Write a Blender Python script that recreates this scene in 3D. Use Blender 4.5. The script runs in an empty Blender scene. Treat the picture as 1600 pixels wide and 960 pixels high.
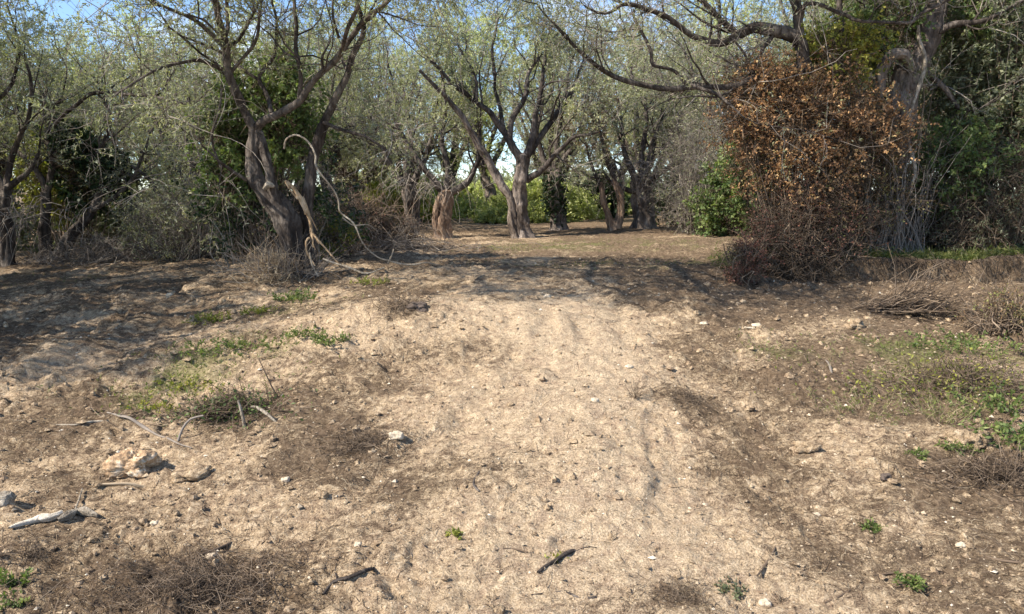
import bpy, math, numpy as np
from mathutils import Matrix, Vector

# ---------------------------------------------------------------- camera, sky, sun, exposure
SC = bpy.context.scene
COL = SC.collection
F = 1155.0
CAMZ = 1.6
PITCH = math.atan(170 / F)
cam_d = bpy.data.cameras.new('camera'); cam = bpy.data.objects.new('camera', cam_d); COL.objects.link(cam)
cam.location = (0, 0, CAMZ); cam.rotation_euler = (math.pi / 2 - PITCH, 0, 0)
cam_d.sensor_width = 36; cam_d.lens = 36 * F / 1600
cam_d.clip_start = 0.05; cam_d.clip_end = 3000
SC.camera = cam

SUN_EL = math.radians(43)
SHX, SHY = 0.92, 0.39                       # ground direction in which shadows fall
az = math.atan2(-SHX, -SHY)                 # compass-like angle of the sun from +Y towards +X
sd = Vector((-SHX * math.cos(SUN_EL), -SHY * math.cos(SUN_EL), math.sin(SUN_EL))).normalized()
sun_l = bpy.data.lights.new('sun', 'SUN'); sun_l.energy = 5.0; sun_l.angle = math.radians(0.6); sun_l.color = (1.0, 0.91, 0.78)
sun_o = bpy.data.objects.new('sun', sun_l); COL.objects.link(sun_o)
sun_o.rotation_euler = (-sd).to_track_quat('-Z', 'Y').to_euler(); sun_o.location = (-10, -6, 12)

W = bpy.data.worlds.new('World'); SC.world = W; W.use_nodes = True
nt = W.node_tree; nt.nodes.clear()
wo = nt.nodes.new('ShaderNodeOutputWorld'); bg = nt.nodes.new('ShaderNodeBackground')
sky = nt.nodes.new('ShaderNodeTexSky'); sky.sky_type = 'NISHITA'; sky.sun_disc = False
sky.sun_elevation = SUN_EL; sky.sun_rotation = az; sky.air_density = 1.0; sky.dust_density = 0.0; sky.ozone_density = 3.5; sky.altitude = 1200
tc = nt.nodes.new('ShaderNodeTexCoord'); mp = nt.nodes.new('ShaderNodeMapping')
mp.inputs['Scale'].default_value = (1, 1, 2.2); mp.inputs['Location'].default_value = (0.35, 0.1, 0.2)
cn = nt.nodes.new('ShaderNodeTexNoise'); cn.inputs['Scale'].default_value = 3.1; cn.inputs['Detail'].default_value = 7; cn.inputs['Roughness'].default_value = 0.55
cr = nt.nodes.new('ShaderNodeMapRange'); cr.inputs['From Min'].default_value = 0.56; cr.inputs['From Max'].default_value = 0.74; cr.inputs['To Max'].default_value = 0.85
mx = nt.nodes.new('ShaderNodeMix'); mx.data_type = 'RGBA'
mx.inputs['B'].default_value = (9.0, 9.2, 9.6, 1)
nt.links.new(tc.outputs['Generated'], mp.inputs['Vector']); nt.links.new(mp.outputs['Vector'], cn.inputs['Vector'])
nt.links.new(cn.outputs['Fac'], cr.inputs['Value']); nt.links.new(cr.outputs['Result'], mx.inputs['Factor'])
nt.links.new(sky.outputs['Color'], mx.inputs['A']); nt.links.new(mx.outputs['Result'], bg.inputs['Color'])
bg.inputs['Strength'].default_value = 0.12
nt.links.new(bg.outputs['Background'], wo.inputs['Surface'])
SC.view_settings.view_transform = 'Standard'; SC.view_settings.look = 'None'
SC.view_settings.gamma = 1; SC.view_settings.exposure = 1.08
SC.cycles.max_bounces = 6; SC.cycles.diffuse_bounces = 3; SC.cycles.transmission_bounces = 3

# ---------------------------------------------------------------- helpers
rng = np.random.default_rng(7)
CT, ST = math.cos(PITCH), math.sin(PITCH)
def at(px, py, Y):
    """world point seen at photo pixel (px,py) whose depth is Y"""
    a = (px - 800) / F; b = (py - 480) / F
    r = np.array([a, CT - b * ST, -ST - b * CT])
    t = Y / r[1]
    return np.array([r[0] * t, Y, CAMZ + r[2] * t])
def P(*pts): return np.array([at(*p) for p in pts])

_perm = np.random.default_rng(3).permutation(512); _perm = np.concatenate([_perm, _perm, _perm])
_g3 = np.random.default_rng(4).normal(size=(512, 3)); _g3 /= np.linalg.norm(_g3, axis=1)[:, None]
def noise3(x, y, z):
    xi = np.floor(x).astype(np.int64); yi = np.floor(y).astype(np.int64); zi = np.floor(z).astype(np.int64)
    xf, yf, zf = x - xi, y - yi, z - zi
    u, v, w = [t * t * t * (t * (t * 6 - 15) + 10) for t in (xf, yf, zf)]
    out = 0
    for dx in (0, 1):
        for dy in (0, 1):
            for dz in (0, 1):
                h = _perm[(_perm[(_perm[(xi + dx) & 511] + yi + dy) & 511] + zi + dz) & 511]
                g = _g3[h]
                d = g[..., 0] * (xf - dx) + g[..., 1] * (yf - dy) + g[..., 2] * (zf - dz)
                out = out + (u if dx else 1 - u) * (v if dy else 1 - v) * (w if dz else 1 - w) * d
    return out * 1.5
def noise2(x, y, s=0):
    xi = np.floor(x).astype(np.int64); yi = np.floor(y).astype(np.int64)
    xf, yf = x - xi, y - yi
    u, v = [t * t * t * (t * (t * 6 - 15) + 10) for t in (xf, yf)]
    out = 0
    for dx in (0, 1):
        for dy in (0, 1):
            h = _perm[(_perm[(xi + dx + s * 37) & 511] + yi + dy) & 511]
            out = out + (u if dx else 1 - u) * (v if dy else 1 - v) * (_g3[h, 0] * (xf - dx) + _g3[h, 1] * (yf - dy))
    return out * 1.9
def fbm2(x, y, sc, o=4, s=0, rough=0.5):
    a, t, f = 1.0, 0, sc
    for k in range(o):
        t = t + a * noise2(x * f + 13.1 * k, y * f - 7.7 * k, s + k); a *= rough; f *= 2.03
    return t
def sig(t): return 1 / (1 + np.exp(-np.clip(t, -40, 40)))
def smooth(a, b, t):
    t = np.clip((t - a) / (b - a), 0, 1); return t * t * (3 - 2 * t)
def unit(v): return v / np.maximum(np.linalg.norm(v, axis=-1, keepdims=True), 1e-9)

class MB:
    def __init__(s): s.v, s.q, s.t, s.tq, s.n = [], [], [], [], 0
    def add(s, V, Q, T=0.5):
        V = np.asarray(V, float).reshape(-1, 3); Q = np.asarray(Q, np.int64)
        if not len(V): return
        (s.q if Q.shape[1] == 4 else s.tq).append(Q + s.n); s.v.append(V)
        s.t.append(np.broadcast_to(np.asarray(T, float), (len(V),)).copy()); s.n += len(V)
    def build(s, name, mat, parent=None, origin=(0, 0, 0), smooth=True, kind=None):
        me = bpy.data.meshes.new(name)
        V = np.concatenate(s.v) - np.asarray(origin)[None]
        nq = sum(len(a) for a in s.q); n3 = sum(len(a) for a in s.tq)
        L = np.concatenate([np.concatenate(s.q).ravel() if nq else np.zeros(0, int), np.concatenate(s.tq).ravel() if n3 else np.zeros(0, int)])
        st = np.concatenate([np.arange(nq) * 4, nq * 4 + np.arange(n3) * 3])
        me.vertices.add(len(V)); me.vertices.foreach_set('co', V.astype(np.float32).ravel())
        me.loops.add(len(L)); me.loops.foreach_set('vertex_index', L.astype(np.int32))
        me.polygons.add(nq + n3); me.polygons.foreach_set('loop_start', st.astype(np.int32))
        me.polygons.foreach_set('use_smooth', np.full(nq + n3, smooth))
        me.update(calc_edges=True); 
        a = me.attributes.new('tint', 'FLOAT', 'POINT'); a.data.foreach_set('value', np.concatenate(s.t).astype(np.float32))
        me.materials.append(mat)
        o = bpy.data.objects.new(name, me); COL.objects.link(o)
        if parent is not None: o.parent = parent
        else: o.location = origin
        if kind: o['kind'] = kind
        return o

def empty(name, label, cat, loc, group=None):
    o = bpy.data.objects.new(name, None); COL.objects.link(o); o.location = loc; o.empty_display_size = 0.2
    tag(o, label, cat, group); return o
def tag(o, label, cat, group=None):
    o['label'] = label; o['category'] = cat
    if group: o['group'] = group
    return o
def copy_tree(r, loc, rz, scale, label, group=None):
    n = r.copy(); COL.objects.link(n); n.location = loc; n.rotation_euler = (0, 0, rz); n.scale = (scale,) * 3
    n['label'] = label
    if group: n['group'] = group
    for c in r.children:
        k = c.copy(); COL.objects.link(k); k.parent = n
    return n

def tubes(mb, Pt, R, K=3, tint=0.5, twist=None):
    """Pt (N,S,3), R (N,S)"""
    N, S, _ = Pt.shape
    if N == 0: return
    T = unit(np.gradient(Pt, axis=1))
    D = unit(Pt[:, -1] - Pt[:, 0] + 1e-6)
    ref = np.cross(D, rng.normal(size=(N, 3))); ref = unit(ref)
    n = unit(np.cross(T, ref[:, None])); b = np.cross(T, n)
    an = np.arange(K) / K * 2 * np.pi
    V = Pt[:, :, None] + R[:, :, None, None] * (np.cos(an)[:, None] * n[:, :, None] + np.sin(an)[:, None] * b[:, :, None])
    i = np.arange(N)[:, None, None] * S * K; s = np.arange(S - 1)[None, :, None] * K; k = np.arange(K)[None, None]; k2 = (k + 1) % K
    Q = np.stack([i + s + k, i + s + k2, i + s + K + k2, i + s + K + k], -1).reshape(-1, 4)
    tint = np.broadcast_to(np.asarray(tint, float), (N,))
    mb.add(V.reshape(-1, 3), Q, np.repeat(tint, S * K))

def resample(pts, rad, step):
    pts = np.asarray(pts, float); rad = np.asarray(rad, float)
    p = np.concatenate([[2 * pts[0] - pts[1]], pts, [2 * pts[-1] - pts[-2]]])
    out, ro = [], []
    for i in range(len(pts) - 1):
        n = max(2, int(np.linalg.norm(pts[i + 1] - pts[i]) / step)); t = np.arange(n)[:, None] / n
        a, b, c, d = p[i], p[i + 1], p[i + 2], p[i + 3]
        out.append(0.5 * (2 * b + (c - a) * t + (2 * a - 5 * b + 4 * c - d) * t ** 2 + (3 * b - a - 3 * c + d) * t ** 3))
        ro.append(rad[i] + (rad[i + 1] - rad[i]) * t[:, 0])
    return np.concatenate(out + [pts[-1:]]), np.concatenate(ro + [rad[-1:]])

def limb(mb, pts, rad, K=12, step=0.06, rough=0.16, wob=0.02, flare=0.0, flute=0.0):
    """one gnarled limb; returns its sampled centre line"""
    C, R = resample(pts, rad, step)
    s = rng.uniform(0, 50)
    h = np.concatenate([[0], np.cumsum(np.linalg.norm(np.diff(C, axis=0), axis=1))])
    w = wob * np.minimum(h / 0.3, 1)
    C = C + np.stack([noise2(h * 2.2 + s, h * 0 + k * 9.3) * w for k in range(3)], 1)
    T = unit(np.gradient(C, axis=0)); n = np.zeros_like(C); r = np.array([0.31, 0.86, 0.4]); r = unit(np.cross(T[0], r))
    for i in range(len(C)):
        r = unit(r - T[i] * np.dot(r, T[i])); n[i] = r
    b = np.cross(T, n); an = np.arange(K) / K * 2 * np.pi
    ca, sa = np.cos(an)[None], np.sin(an)[None]; hh = h[:, None]
    tw = hh * 0.9
    cx, cy = np.cos(an[None] + tw), np.sin(an[None] + tw)
    m = 1 + rough * (noise3(cx * 1.6 + s, cy * 1.6, hh * 3.0 + 0 * cx) * 1.2 + noise3(cx * 4 + s, cy * 4, hh * 9 + 0 * cx) * 0.6)
    if flute: m = m + flute * noise3(cx * 2.3 + s + 5, cy * 2.3, hh * 0.9 + 0 * cx) * 2
    if flare: m = m * (1 + flare * np.exp(-hh / 0.16) * (1 + 0.7 * np.cos(an[None] * 4 + s)))
    rr = R[:, None] * m
    V = C[:, None] + rr[..., None] * (ca[..., None] * n[:, None] + sa[..., None] * b[:, None])
    S = len(C); ss = np.arange(S - 1)[:, None] * K; k = np.arange(K)[None]; k2 = (k + 1) % K
    Q = np.stack([ss + k, ss + k2, ss + K + k2, ss + K + k], -1).reshape(-1, 4)
    mb.add(V.reshape(-1, 3), Q, 0.5)
    e = np.array([C[-1] + T[-1] * R[-1] * 0.4]); kk = np.arange(K)
    mb.add(np.concatenate([V[-1], e]), np.stack([kk, (kk + 1) % K, np.full(K, K)], 1), 0.5)
    return C, R

def grow(P0, D0, L, R0, S=4, wig=0.25, trop=0.05, end=0.4):
    N = len(P0); D = unit(D0); pts = [P0]; L = np.broadcast_to(L, (N,))
    up = np.array([0, 0, 1.0]); trop = np.asarray(trop)
    for s in range(S):
        D = unit(D + rng.normal(size=(N, 3)) * wig + up * (trop if trop.ndim == 0 else trop[:, None]))
        pts.append(pts[-1] + D * (L / S)[:, None])
    return np.stack(pts, 1), np.broadcast_to(R0, (N,))[:, None] * np.linspace(1, end, S + 1)[None]
def kids(Pt, R, k, t0=0.25, t1=1.0, ang=(0.5, 1.1), rr=0.6):
    N, S, _ = Pt.shape
    i = np.repeat(np.arange(N), k); t = rng.uniform(t0, t1, N * k) * (S - 1) * 0.999
    j = t.astype(int); f = (t - j)[:, None]
    p = Pt[i, j] * (1 - f) + Pt[i, j + 1] * f; T = unit(Pt[i, j + 1] - Pt[i, j])
    pr = unit(np.cross(T, rng.normal(size=(len(i), 3)))); a = rng.uniform(*ang, len(i))[:, None]
    return p, np.cos(a) * T + np.sin(a) * pr, R[i, j] * (1 - f[:, 0]) + R[i, j + 1] * f[:, 0]
def leaves(mb, Pt, n, ln=0.055, wd=0.013, droop=0.0, t0=0.1, keep=None, along=0.6, clump=None):
    N, S, _ = Pt.shape
    if N == 0: return
    i = np.repeat(np.arange(N), n); t = rng.uniform(t0, 1, len(i)) * (S - 1) * 0.999
    if keep is not None:
        m = rng.uniform(size=len(i)) < keep[i]; i, t = i[m], t[m]
    if not len(i): return
    j = t.astype(int); f = (t - j)[:, None]
    p = Pt[i, j] * (1 - f) + Pt[i, j + 1] * f; T = unit(Pt[i, j + 1] - Pt[i, j])
    d = unit(T * along + rng.normal(size=(len(i), 3)) * 0.6 - np.array([0, 0, droop]))
    w = unit(np.cross(d, rng.normal(size=(len(i), 3))))
    l = (ln * rng.uniform(0.6, 1.35, len(i)))[:, None]; ww = (wd * rng.uniform(0.7, 1.3, len(i)))[:, None] * 0.5
    mid = p + d * l * 0.45
    V = np.stack([p, mid + w * ww, p + d * l, mid - w * ww], 1)
    q = np.arange(len(i) * 4).reshape(-1, 4)
    tw = rng.uniform(0, 1, N)[i] if clump is None else clump[i]
    tt = np.clip(0.65 * tw + 0.35 * rng.uniform(0, 1, len(i)), 0, 1)
    mb.add(V.reshape(-1, 3), q, np.repeat(tt, 4))

# ---------------------------------------------------------------- materials
def newmat(name):
    m = bpy.data.materials.new(name); m.use_nodes = True; n = m.node_tree.nodes; n.clear()
    o = n.new('ShaderNodeOutputMaterial'); b = n.new('ShaderNodeBsdfPrincipled'); m.node_tree.links.new(b.outputs[0], o.inputs[0])
    return m, m.node_tree, b, o
def ramp(nt, stops, src=None):
    r = nt.nodes.new('ShaderNodeValToRGB'); e = r.color_ramp.elements
    e[0].position, e[0].color = stops[0][0], (*stops[0][1], 1); e[1].position, e[1].color = stops[-1][0], (*stops[-1][1], 1)
    for p_, c_ in stops[1:-1]:
        x = e.new(p_); x.color = (*c_, 1)
    if src is not None: nt.links.new(src, r.inputs[0])
    return r.outputs[0]
def tex(nt, kind, scale, detail=4, rough=0.55, vec=None, dist=0):
    t = nt.nodes.new(kind); t.inputs['Scale'].default_value = scale
    if 'Detail' in t.inputs: t.inputs['Detail'].default_value = detail
    if kind == 'ShaderNodeTexNoise': t.inputs['Roughness'].default_value = rough; t.inputs['Distortion'].default_value = dist
    if vec is not None: nt.links.new(vec, t.inputs['Vector'])
    return t
def coords(nt, scale=(1, 1, 1)):
    c = nt.nodes.new('ShaderNodeTexCoord'); m = nt.nodes.new('ShaderNodeMapping'); m.inputs['Scale'].default_value = scale
    nt.links.new(c.outputs['Object'], m.inputs[0]); return m.outputs[0]
def mixc(nt, f, a, b, mode='MIX'):
    m = nt.nodes.new('ShaderNodeMix'); m.data_type = 'RGBA'; m.blend_type = mode
    for s, v in (('Factor', f), ('A', a), ('B', b)):
        if isinstance(v, (int, float)): m.inputs[s].default_value = v
        elif isinstance(v, tuple): m.inputs[s].default_value = (*v, 1)
        else: nt.links.new(v, m.inputs[s])
    return m.outputs['Result']
def mathn(nt, op, a, b=0.0, c=None):
    m = nt.nodes.new('ShaderNodeMath'); m.operation = op
    for i, v in enumerate((a, b) if c is None else (a, b, c)):
        if isinstance(v, (int, float)): m.inputs[i].default_value = v
        else: nt.links.new(v, m.inputs[i])
    return m.outputs[0]
def attr(nt, name):
    a = nt.nodes.new('ShaderNodeAttribute'); a.attribute_name = name; return a.outputs['Fac']

def leaf_mat(name, stops, back=None, trans=0.4, tcol=(1.0, 1.1, 0.5)):
    m, nt, b, o = newmat(name)
    c = ramp(nt, stops, attr(nt, 'tint'))
    if back:
        g = nt.nodes.new('ShaderNodeNewGeometry'); c = mixc(nt, mathn(nt, 'MULTIPLY', g.outputs['Backfacing'], 0.7), c, back)
    nt.links.new(c, b.inputs['Base Color']); b.inputs['Roughness'].default_value = 0.55; b.inputs['Specular IOR Level'].default_value = 0.35
    t = nt.nodes.new('ShaderNodeBsdfTranslucent'); nt.links.new(mixc(nt, 1.0, c, tcol, 'MULTIPLY'), t.inputs['Color'])
    s = nt.nodes.new('ShaderNodeMixShader'); s.inputs[0].default_value = trans
    nt.links.new(b.outputs[0], s.inputs[1]); nt.links.new(t.outputs[0], s.inputs[2]); nt.links.new(s.outputs[0], o.inputs[0])
    return m
def bark_mat(name, dark, mid, light, sc=1.0, bump=1.0):
    m, nt, b, o = newmat(name); v = coords(nt, (1, 1, 0.35)); v2 = coords(nt)
    n1 = tex(nt, 'ShaderNodeTexNoise', 14 * sc, 8, 0.65, v, 0.8); n2 = tex(nt, 'ShaderNodeTexNoise', 2.3 * sc, 4, 0.5, v2)
    n3 = tex(nt, 'ShaderNodeTexNoise', 60 * sc, 4, 0.6, v)
    f = mathn(nt, 'ADD', mathn(nt, 'MULTIPLY', n1.outputs[0], 0.6), mathn(nt, 'MULTIPLY', n2.outputs[0], 0.45))
    c = ramp(nt, [(0.34, dark), (0.5, mid), (0.66, light)], f)
    nt.links.new(c, b.inputs['Base Color']); b.inputs['Roughness'].default_value = 0.9; b.inputs['Specular IOR Level'].default_value = 0.15
    bu = nt.nodes.new('ShaderNodeBump'); bu.inputs['Strength'].default_value = bump; bu.inputs['Distance'].default_value = 0.03
    nt.links.new(mathn(nt, 'ADD', n1.outputs[0], mathn(nt, 'MULTIPLY', n3.outputs[0], 0.4)), bu.inputs['Height'])
    nt.links.new(bu.outputs[0], b.inputs['Normal']); return m
def flat_mat(name, stops, rough=0.9):
    m, nt, b, o = newmat(name)
    n = tex(nt, 'ShaderNodeTexNoise', 25, 4, 0.6, coords(nt))
    f = mathn(nt, 'ADD', mathn(nt, 'MULTIPLY', attr(nt, 'tint'), 0.7), mathn(nt, 'MULTIPLY', n.outputs[0], 0.3))
    nt.links.new(ramp(nt, stops, f), b.inputs['Base Color']); b.inputs['Roughness'].default_value = rough; b.inputs['Specular IOR Level'].default_value = 0.15
    return m

M_OLIVE = leaf_mat('olive leaves', [(0.0, (0.075, 0.092, 0.058)), (0.35, (0.185, 0.195, 0.11)), (0.7, (0.32, 0.325, 0.185)), (1.0, (0.55, 0.53, 0.30))], (0.40, 0.42, 0.33))
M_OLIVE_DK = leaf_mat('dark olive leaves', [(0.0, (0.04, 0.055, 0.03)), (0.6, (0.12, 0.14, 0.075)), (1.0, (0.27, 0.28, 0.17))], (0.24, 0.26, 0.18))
M_GREEN = leaf_mat('fresh green leaves', [(0.0, (0.04, 0.075, 0.02)), (0.5, (0.11, 0.165, 0.06)), (1.0, (0.24, 0.29, 0.10))])
M_YELLOW = leaf_mat('yellow green leaves', [(0.0, (0.09, 0.12, 0.02)), (0.5, (0.22, 0.24, 0.05)), (1.0, (0.42, 0.38, 0.08))])
M_RUST = leaf_mat('rust brown leaves', [(0.0, (0.09, 0.05, 0.035)), (0.35, (0.22, 0.125, 0.07)), (0.7, (0.46, 0.26, 0.12)), (0.9, (0.62, 0.42, 0.21)), (1.0, (0.40, 0.40, 0.17))], None, 0.25, (1.1, 0.9, 0.6))
M_MIX = leaf_mat('mottled dying leaves', [(0.0, (0.05, 0.04, 0.025)), (0.35, (0.13, 0.085, 0.05)), (0.6, (0.24, 0.15, 0.08)), (0.8, (0.17, 0.18, 0.06)), (1.0, (0.30, 0.29, 0.11))], None, 0.25)
M_RED = leaf_mat('dull red leaves', [(0.0, (0.06, 0.025, 0.02)), (0.5, (0.17, 0.07, 0.05)), (1.0, (0.28, 0.14, 0.09))], None, 0.2, (1.1, 0.8, 0.6))
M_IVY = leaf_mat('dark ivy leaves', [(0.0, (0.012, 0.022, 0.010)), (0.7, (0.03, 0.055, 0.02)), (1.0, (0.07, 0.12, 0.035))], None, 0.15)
M_FIELD = leaf_mat('sunlit scrub leaves', [(0.0, (0.22, 0.26, 0.09)), (0.5, (0.46, 0.50, 0.20)), (1.0, (0.70, 0.70, 0.38))])
M_WEED = leaf_mat('dull weed leaves', [(0.0, (0.05, 0.08, 0.025)), (0.5, (0.13, 0.18, 0.05)), (1.0, (0.27, 0.30, 0.10))])
M_GRASS = leaf_mat('grass blades', [(0.0, (0.06, 0.09, 0.02)), (0.5, (0.15, 0.18, 0.05)), (1.0, (0.32, 0.29, 0.13))])
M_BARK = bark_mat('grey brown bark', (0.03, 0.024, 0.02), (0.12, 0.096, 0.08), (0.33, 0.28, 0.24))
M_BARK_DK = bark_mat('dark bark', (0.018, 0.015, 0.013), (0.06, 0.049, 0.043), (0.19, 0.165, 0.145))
M_BARK_TAN = bark_mat('tan bark', (0.05, 0.035, 0.026), (0.2, 0.135, 0.095), (0.42, 0.31, 0.22))
M_WOOD = bark_mat('pale split wood', (0.14, 0.08, 0.04), (0.42, 0.29, 0.17), (0.66, 0.53, 0.38), 2.2, 0.8)
M_WOODGREY = bark_mat('weathered pale wood', (0.08, 0.06, 0.045), (0.27, 0.23, 0.18), (0.58, 0.52, 0.43), 2.6, 0.9)
M_BONE = bark_mat('bleached wood', (0.22, 0.18, 0.14), (0.55, 0.49, 0.40), (0.80, 0.74, 0.64), 2.0, 0.7)
M_TWIG = flat_mat('grey twigs', [(0.15, (0.08, 0.065, 0.055)), (0.5, (0.20, 0.172, 0.148)), (0.9, (0.40, 0.355, 0.305))])
M_TWIG_DK = flat_mat('brown twigs', [(0.15, (0.04, 0.029, 0.021)), (0.5, (0.12, 0.088, 0.063)), (0.9, (0.29, 0.225, 0.165))])
M_STRAW = flat_mat('dry stems', [(0.15, (0.2, 0.14, 0.09)), (0.5, (0.36, 0.28, 0.19)), (0.9, (0.55, 0.47, 0.34))])
M_STONE = flat_mat('pale pebbles', [(0.1, (0.25, 0.19, 0.13)), (0.6, (0.44, 0.36, 0.26)), (0.95, (0.72, 0.66, 0.55))])

def soil_mat():
    m, nt, b, o = newmat('dry tan soil'); v = coords(nt)
    n1 = tex(nt, 'ShaderNodeTexNoise', 1.6, 6, 0.6, v, 0.4); n2 = tex(nt, 'ShaderNodeTexNoise', 22, 8, 0.72, v, 0.6)
    n3 = tex(nt, 'ShaderNodeTexNoise', 110, 5, 0.7, v); vo = tex(nt, 'ShaderNodeTexVoronoi', 42, vec=v); vo2 = tex(nt, 'ShaderNodeTexVoronoi', 95, vec=v)
    va = coords(nt, (1.0, 3.2, 1.0)); vb = coords(nt, (3.0, 0.9, 1.0))
    s1 = tex(nt, 'ShaderNodeTexNoise', 26, 6, 0.7, va, 2.2); s2 = tex(nt, 'ShaderNodeTexNoise', 30, 6, 0.7, vb, 2.0)
    f = mathn(nt, 'ADD', mathn(nt, 'MULTIPLY', n2.outputs[0], 0.55), mathn(nt, 'MULTIPLY', n3.outputs[0], 0.45))
    c = ramp(nt, [(0.39, (0.11, 0.075, 0.052)), (0.455, (0.34, 0.245, 0.155)), (0.525, (0.55, 0.415, 0.27)), (0.61, (0.79, 0.645, 0.455))], f)
    c = mixc(nt, mathn(nt, 'MULTIPLY', attr(nt, 'pale'), 0.6), c, ramp(nt, [(.38, (0.36, 0.28, 0.2)), (.5, (0.62, 0.48, 0.325)), (.62, (0.81, 0.68, 0.50))], n3.outputs[0]))
    # small stones and crumbs
    st = ramp(nt, [(0.10, (1, 1, 1)), (0.2, (0, 0, 0))], vo.outputs['Distance'])
    pick = mathn(nt, 'GREATER_THAN', mathn(nt, 'FRACT', mathn(nt, 'MULTIPLY', vo.outputs['Color'], 7.3)), 0.72)
    c = mixc(nt, mathn(nt, 'MULTIPLY', mathn(nt, 'MULTIPLY', st, pick), 0.8), c, (0.70, 0.62, 0.49))
    st2 = ramp(nt, [(0.12, (1, 1, 1)), (0.25, (0, 0, 0))], vo2.outputs['Distance'])
    pick2 = mathn(nt, 'GREATER_THAN', mathn(nt, 'FRACT', mathn(nt, 'MULTIPLY', vo2.outputs['Color'], 5.1)), 0.7)
    c = mixc(nt, mathn(nt, 'MULTIPLY', mathn(nt, 'MULTIPLY', st2, pick2), 0.75), c, (0.12, 0.08, 0.055))
    # litter and root fibres, with shade painted in right of the track
    n9 = tex(nt, 'ShaderNodeTexNoise', 7, 6, 0.65, v, 1.2)
    c = mixc(nt, mathn(nt, 'MULTIPLY', ramp(nt, [(.46, (0, 0, 0)), (.62, (1, 1, 1))], n9.outputs[0]), 0.5), c, ramp(nt, [(.4, (0.19, 0.125, 0.09)), (.6, (0.42, 0.30, 0.215))], n3.outputs[0]))
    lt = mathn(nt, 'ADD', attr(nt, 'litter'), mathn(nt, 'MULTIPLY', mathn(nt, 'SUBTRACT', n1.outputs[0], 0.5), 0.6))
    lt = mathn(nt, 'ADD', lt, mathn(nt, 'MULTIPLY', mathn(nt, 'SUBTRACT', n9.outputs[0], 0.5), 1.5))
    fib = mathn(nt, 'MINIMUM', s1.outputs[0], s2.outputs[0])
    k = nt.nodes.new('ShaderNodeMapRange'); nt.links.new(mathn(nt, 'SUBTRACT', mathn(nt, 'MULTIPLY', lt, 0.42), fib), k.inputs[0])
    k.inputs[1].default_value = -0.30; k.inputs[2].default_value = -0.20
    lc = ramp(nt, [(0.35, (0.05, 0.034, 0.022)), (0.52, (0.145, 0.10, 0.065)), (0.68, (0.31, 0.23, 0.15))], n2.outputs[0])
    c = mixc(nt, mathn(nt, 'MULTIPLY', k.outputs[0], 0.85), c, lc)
    gk = nt.nodes.new('ShaderNodeMapRange'); nt.links.new(mathn(nt, 'MULTIPLY', attr(nt, 'green'), s1.outputs[0]), gk.inputs[0])
    gk.inputs[1].default_value = 0.2; gk.inputs[2].default_value = 0.55
    c = mixc(nt, mathn(nt, 'MULTIPLY', gk.outputs[0], 0.8), c, ramp(nt, [(0.35, (0.08, 0.09, 0.03)), (0.65, (0.26, 0.25, 0.11))], n2.outputs[0]))
    nt.links.new(c, b.inputs['Base Color']); b.inputs['Roughness'].default_value = 0.95; b.inputs['Specular IOR Level'].default_value = 0.1
    bu = nt.nodes.new('ShaderNodeBump'); bu.inputs['Strength'].default_value = 1.0; bu.inputs['Distance'].default_value = 0.03
    h = mathn(nt, 'ADD', mathn(nt, 'MULTIPLY', n2.outputs[0], 1.6), mathn(nt, 'MULTIPLY', n3.outputs[0], 0.5))
    h = mathn(nt, 'ADD', h, mathn(nt, 'MULTIPLY', mathn(nt, 'MULTIPLY', st, pick), 0.35)); h = mathn(nt, 'ADD', h, mathn(nt, 'MULTIPLY', k.outputs[0], 0.35))
    nt.links.new(h, bu.inputs['Height']); nt.links.new(bu.outputs[0], b.inputs['Normal'])
    return m
M_SOIL = soil_mat()

# ---------------------------------------------------------------- terrain
CP = [(800, 960, 2.83), (800, 800, 3.68), (800, 650, 4.9), (800, 550, 6.2), (800, 490, 7.2), (800, 445, 8.7), (800, 413, 11.3), (800, 388, 14.4), (812, 372, 18), (800, 354, 23),
      (500, 960, 2.85), (500, 800, 3.75), (500, 650, 5.0), (480, 560, 6.1), (500, 480, 7.7), (465, 432, 10.0), (560, 398, 12.5), (600, 385, 15), (640, 355, 20), (693, 371, 18),
      (200, 960, 2.86), (200, 800, 3.75), (200, 700, 4.6), (200, 600, 5.9), (200, 520, 7.2), (230, 470, 8.8), (330, 425, 10.6), (200, 412, 13), (70, 408, 14), (250, 392, 16),
      (0, 960, 2.87), (0, 800, 3.7), (0, 680, 4.7), (0, 570, 6.2), (0, 520, 8.0), (0, 450, 11.0), (0, 412, 14),
      (-500, 800, 3.8), (-500, 560, 6.2), (-500, 450, 11), (-500, 400, 16),
      (1000, 960, 2.85), (1000, 800, 3.7), (1020, 650, 4.85), (1020, 560, 6.0), (1050, 480, 7.6), (1050, 430, 9.6), (1050, 395, 13), (1003, 357, 20), (1100, 355, 21), (1180, 372, 16),
      (1300, 960, 2.85), (1300, 800, 3.65), (1300, 680, 4.55), (1300, 580, 5.7), (1300, 500, 7.4), (1300, 450, 9.3), (1250, 418, 10.6), (1350, 402, 11.5),
      (1600, 960, 2.85), (1600, 800, 3.6), (1600, 690, 4.4), (1600, 590, 5.6), (1600, 500, 7.4), (1600, 450, 9.2), (1600, 414, 10.6), (1600, 400, 11.6),
      (2100, 800, 3.6), (2100, 590, 5.6), (2100, 450, 9.2), (2100, 400, 11.6), (1500, 385, 14), (2100, 390, 18)]
cp = P(*CP)
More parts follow.
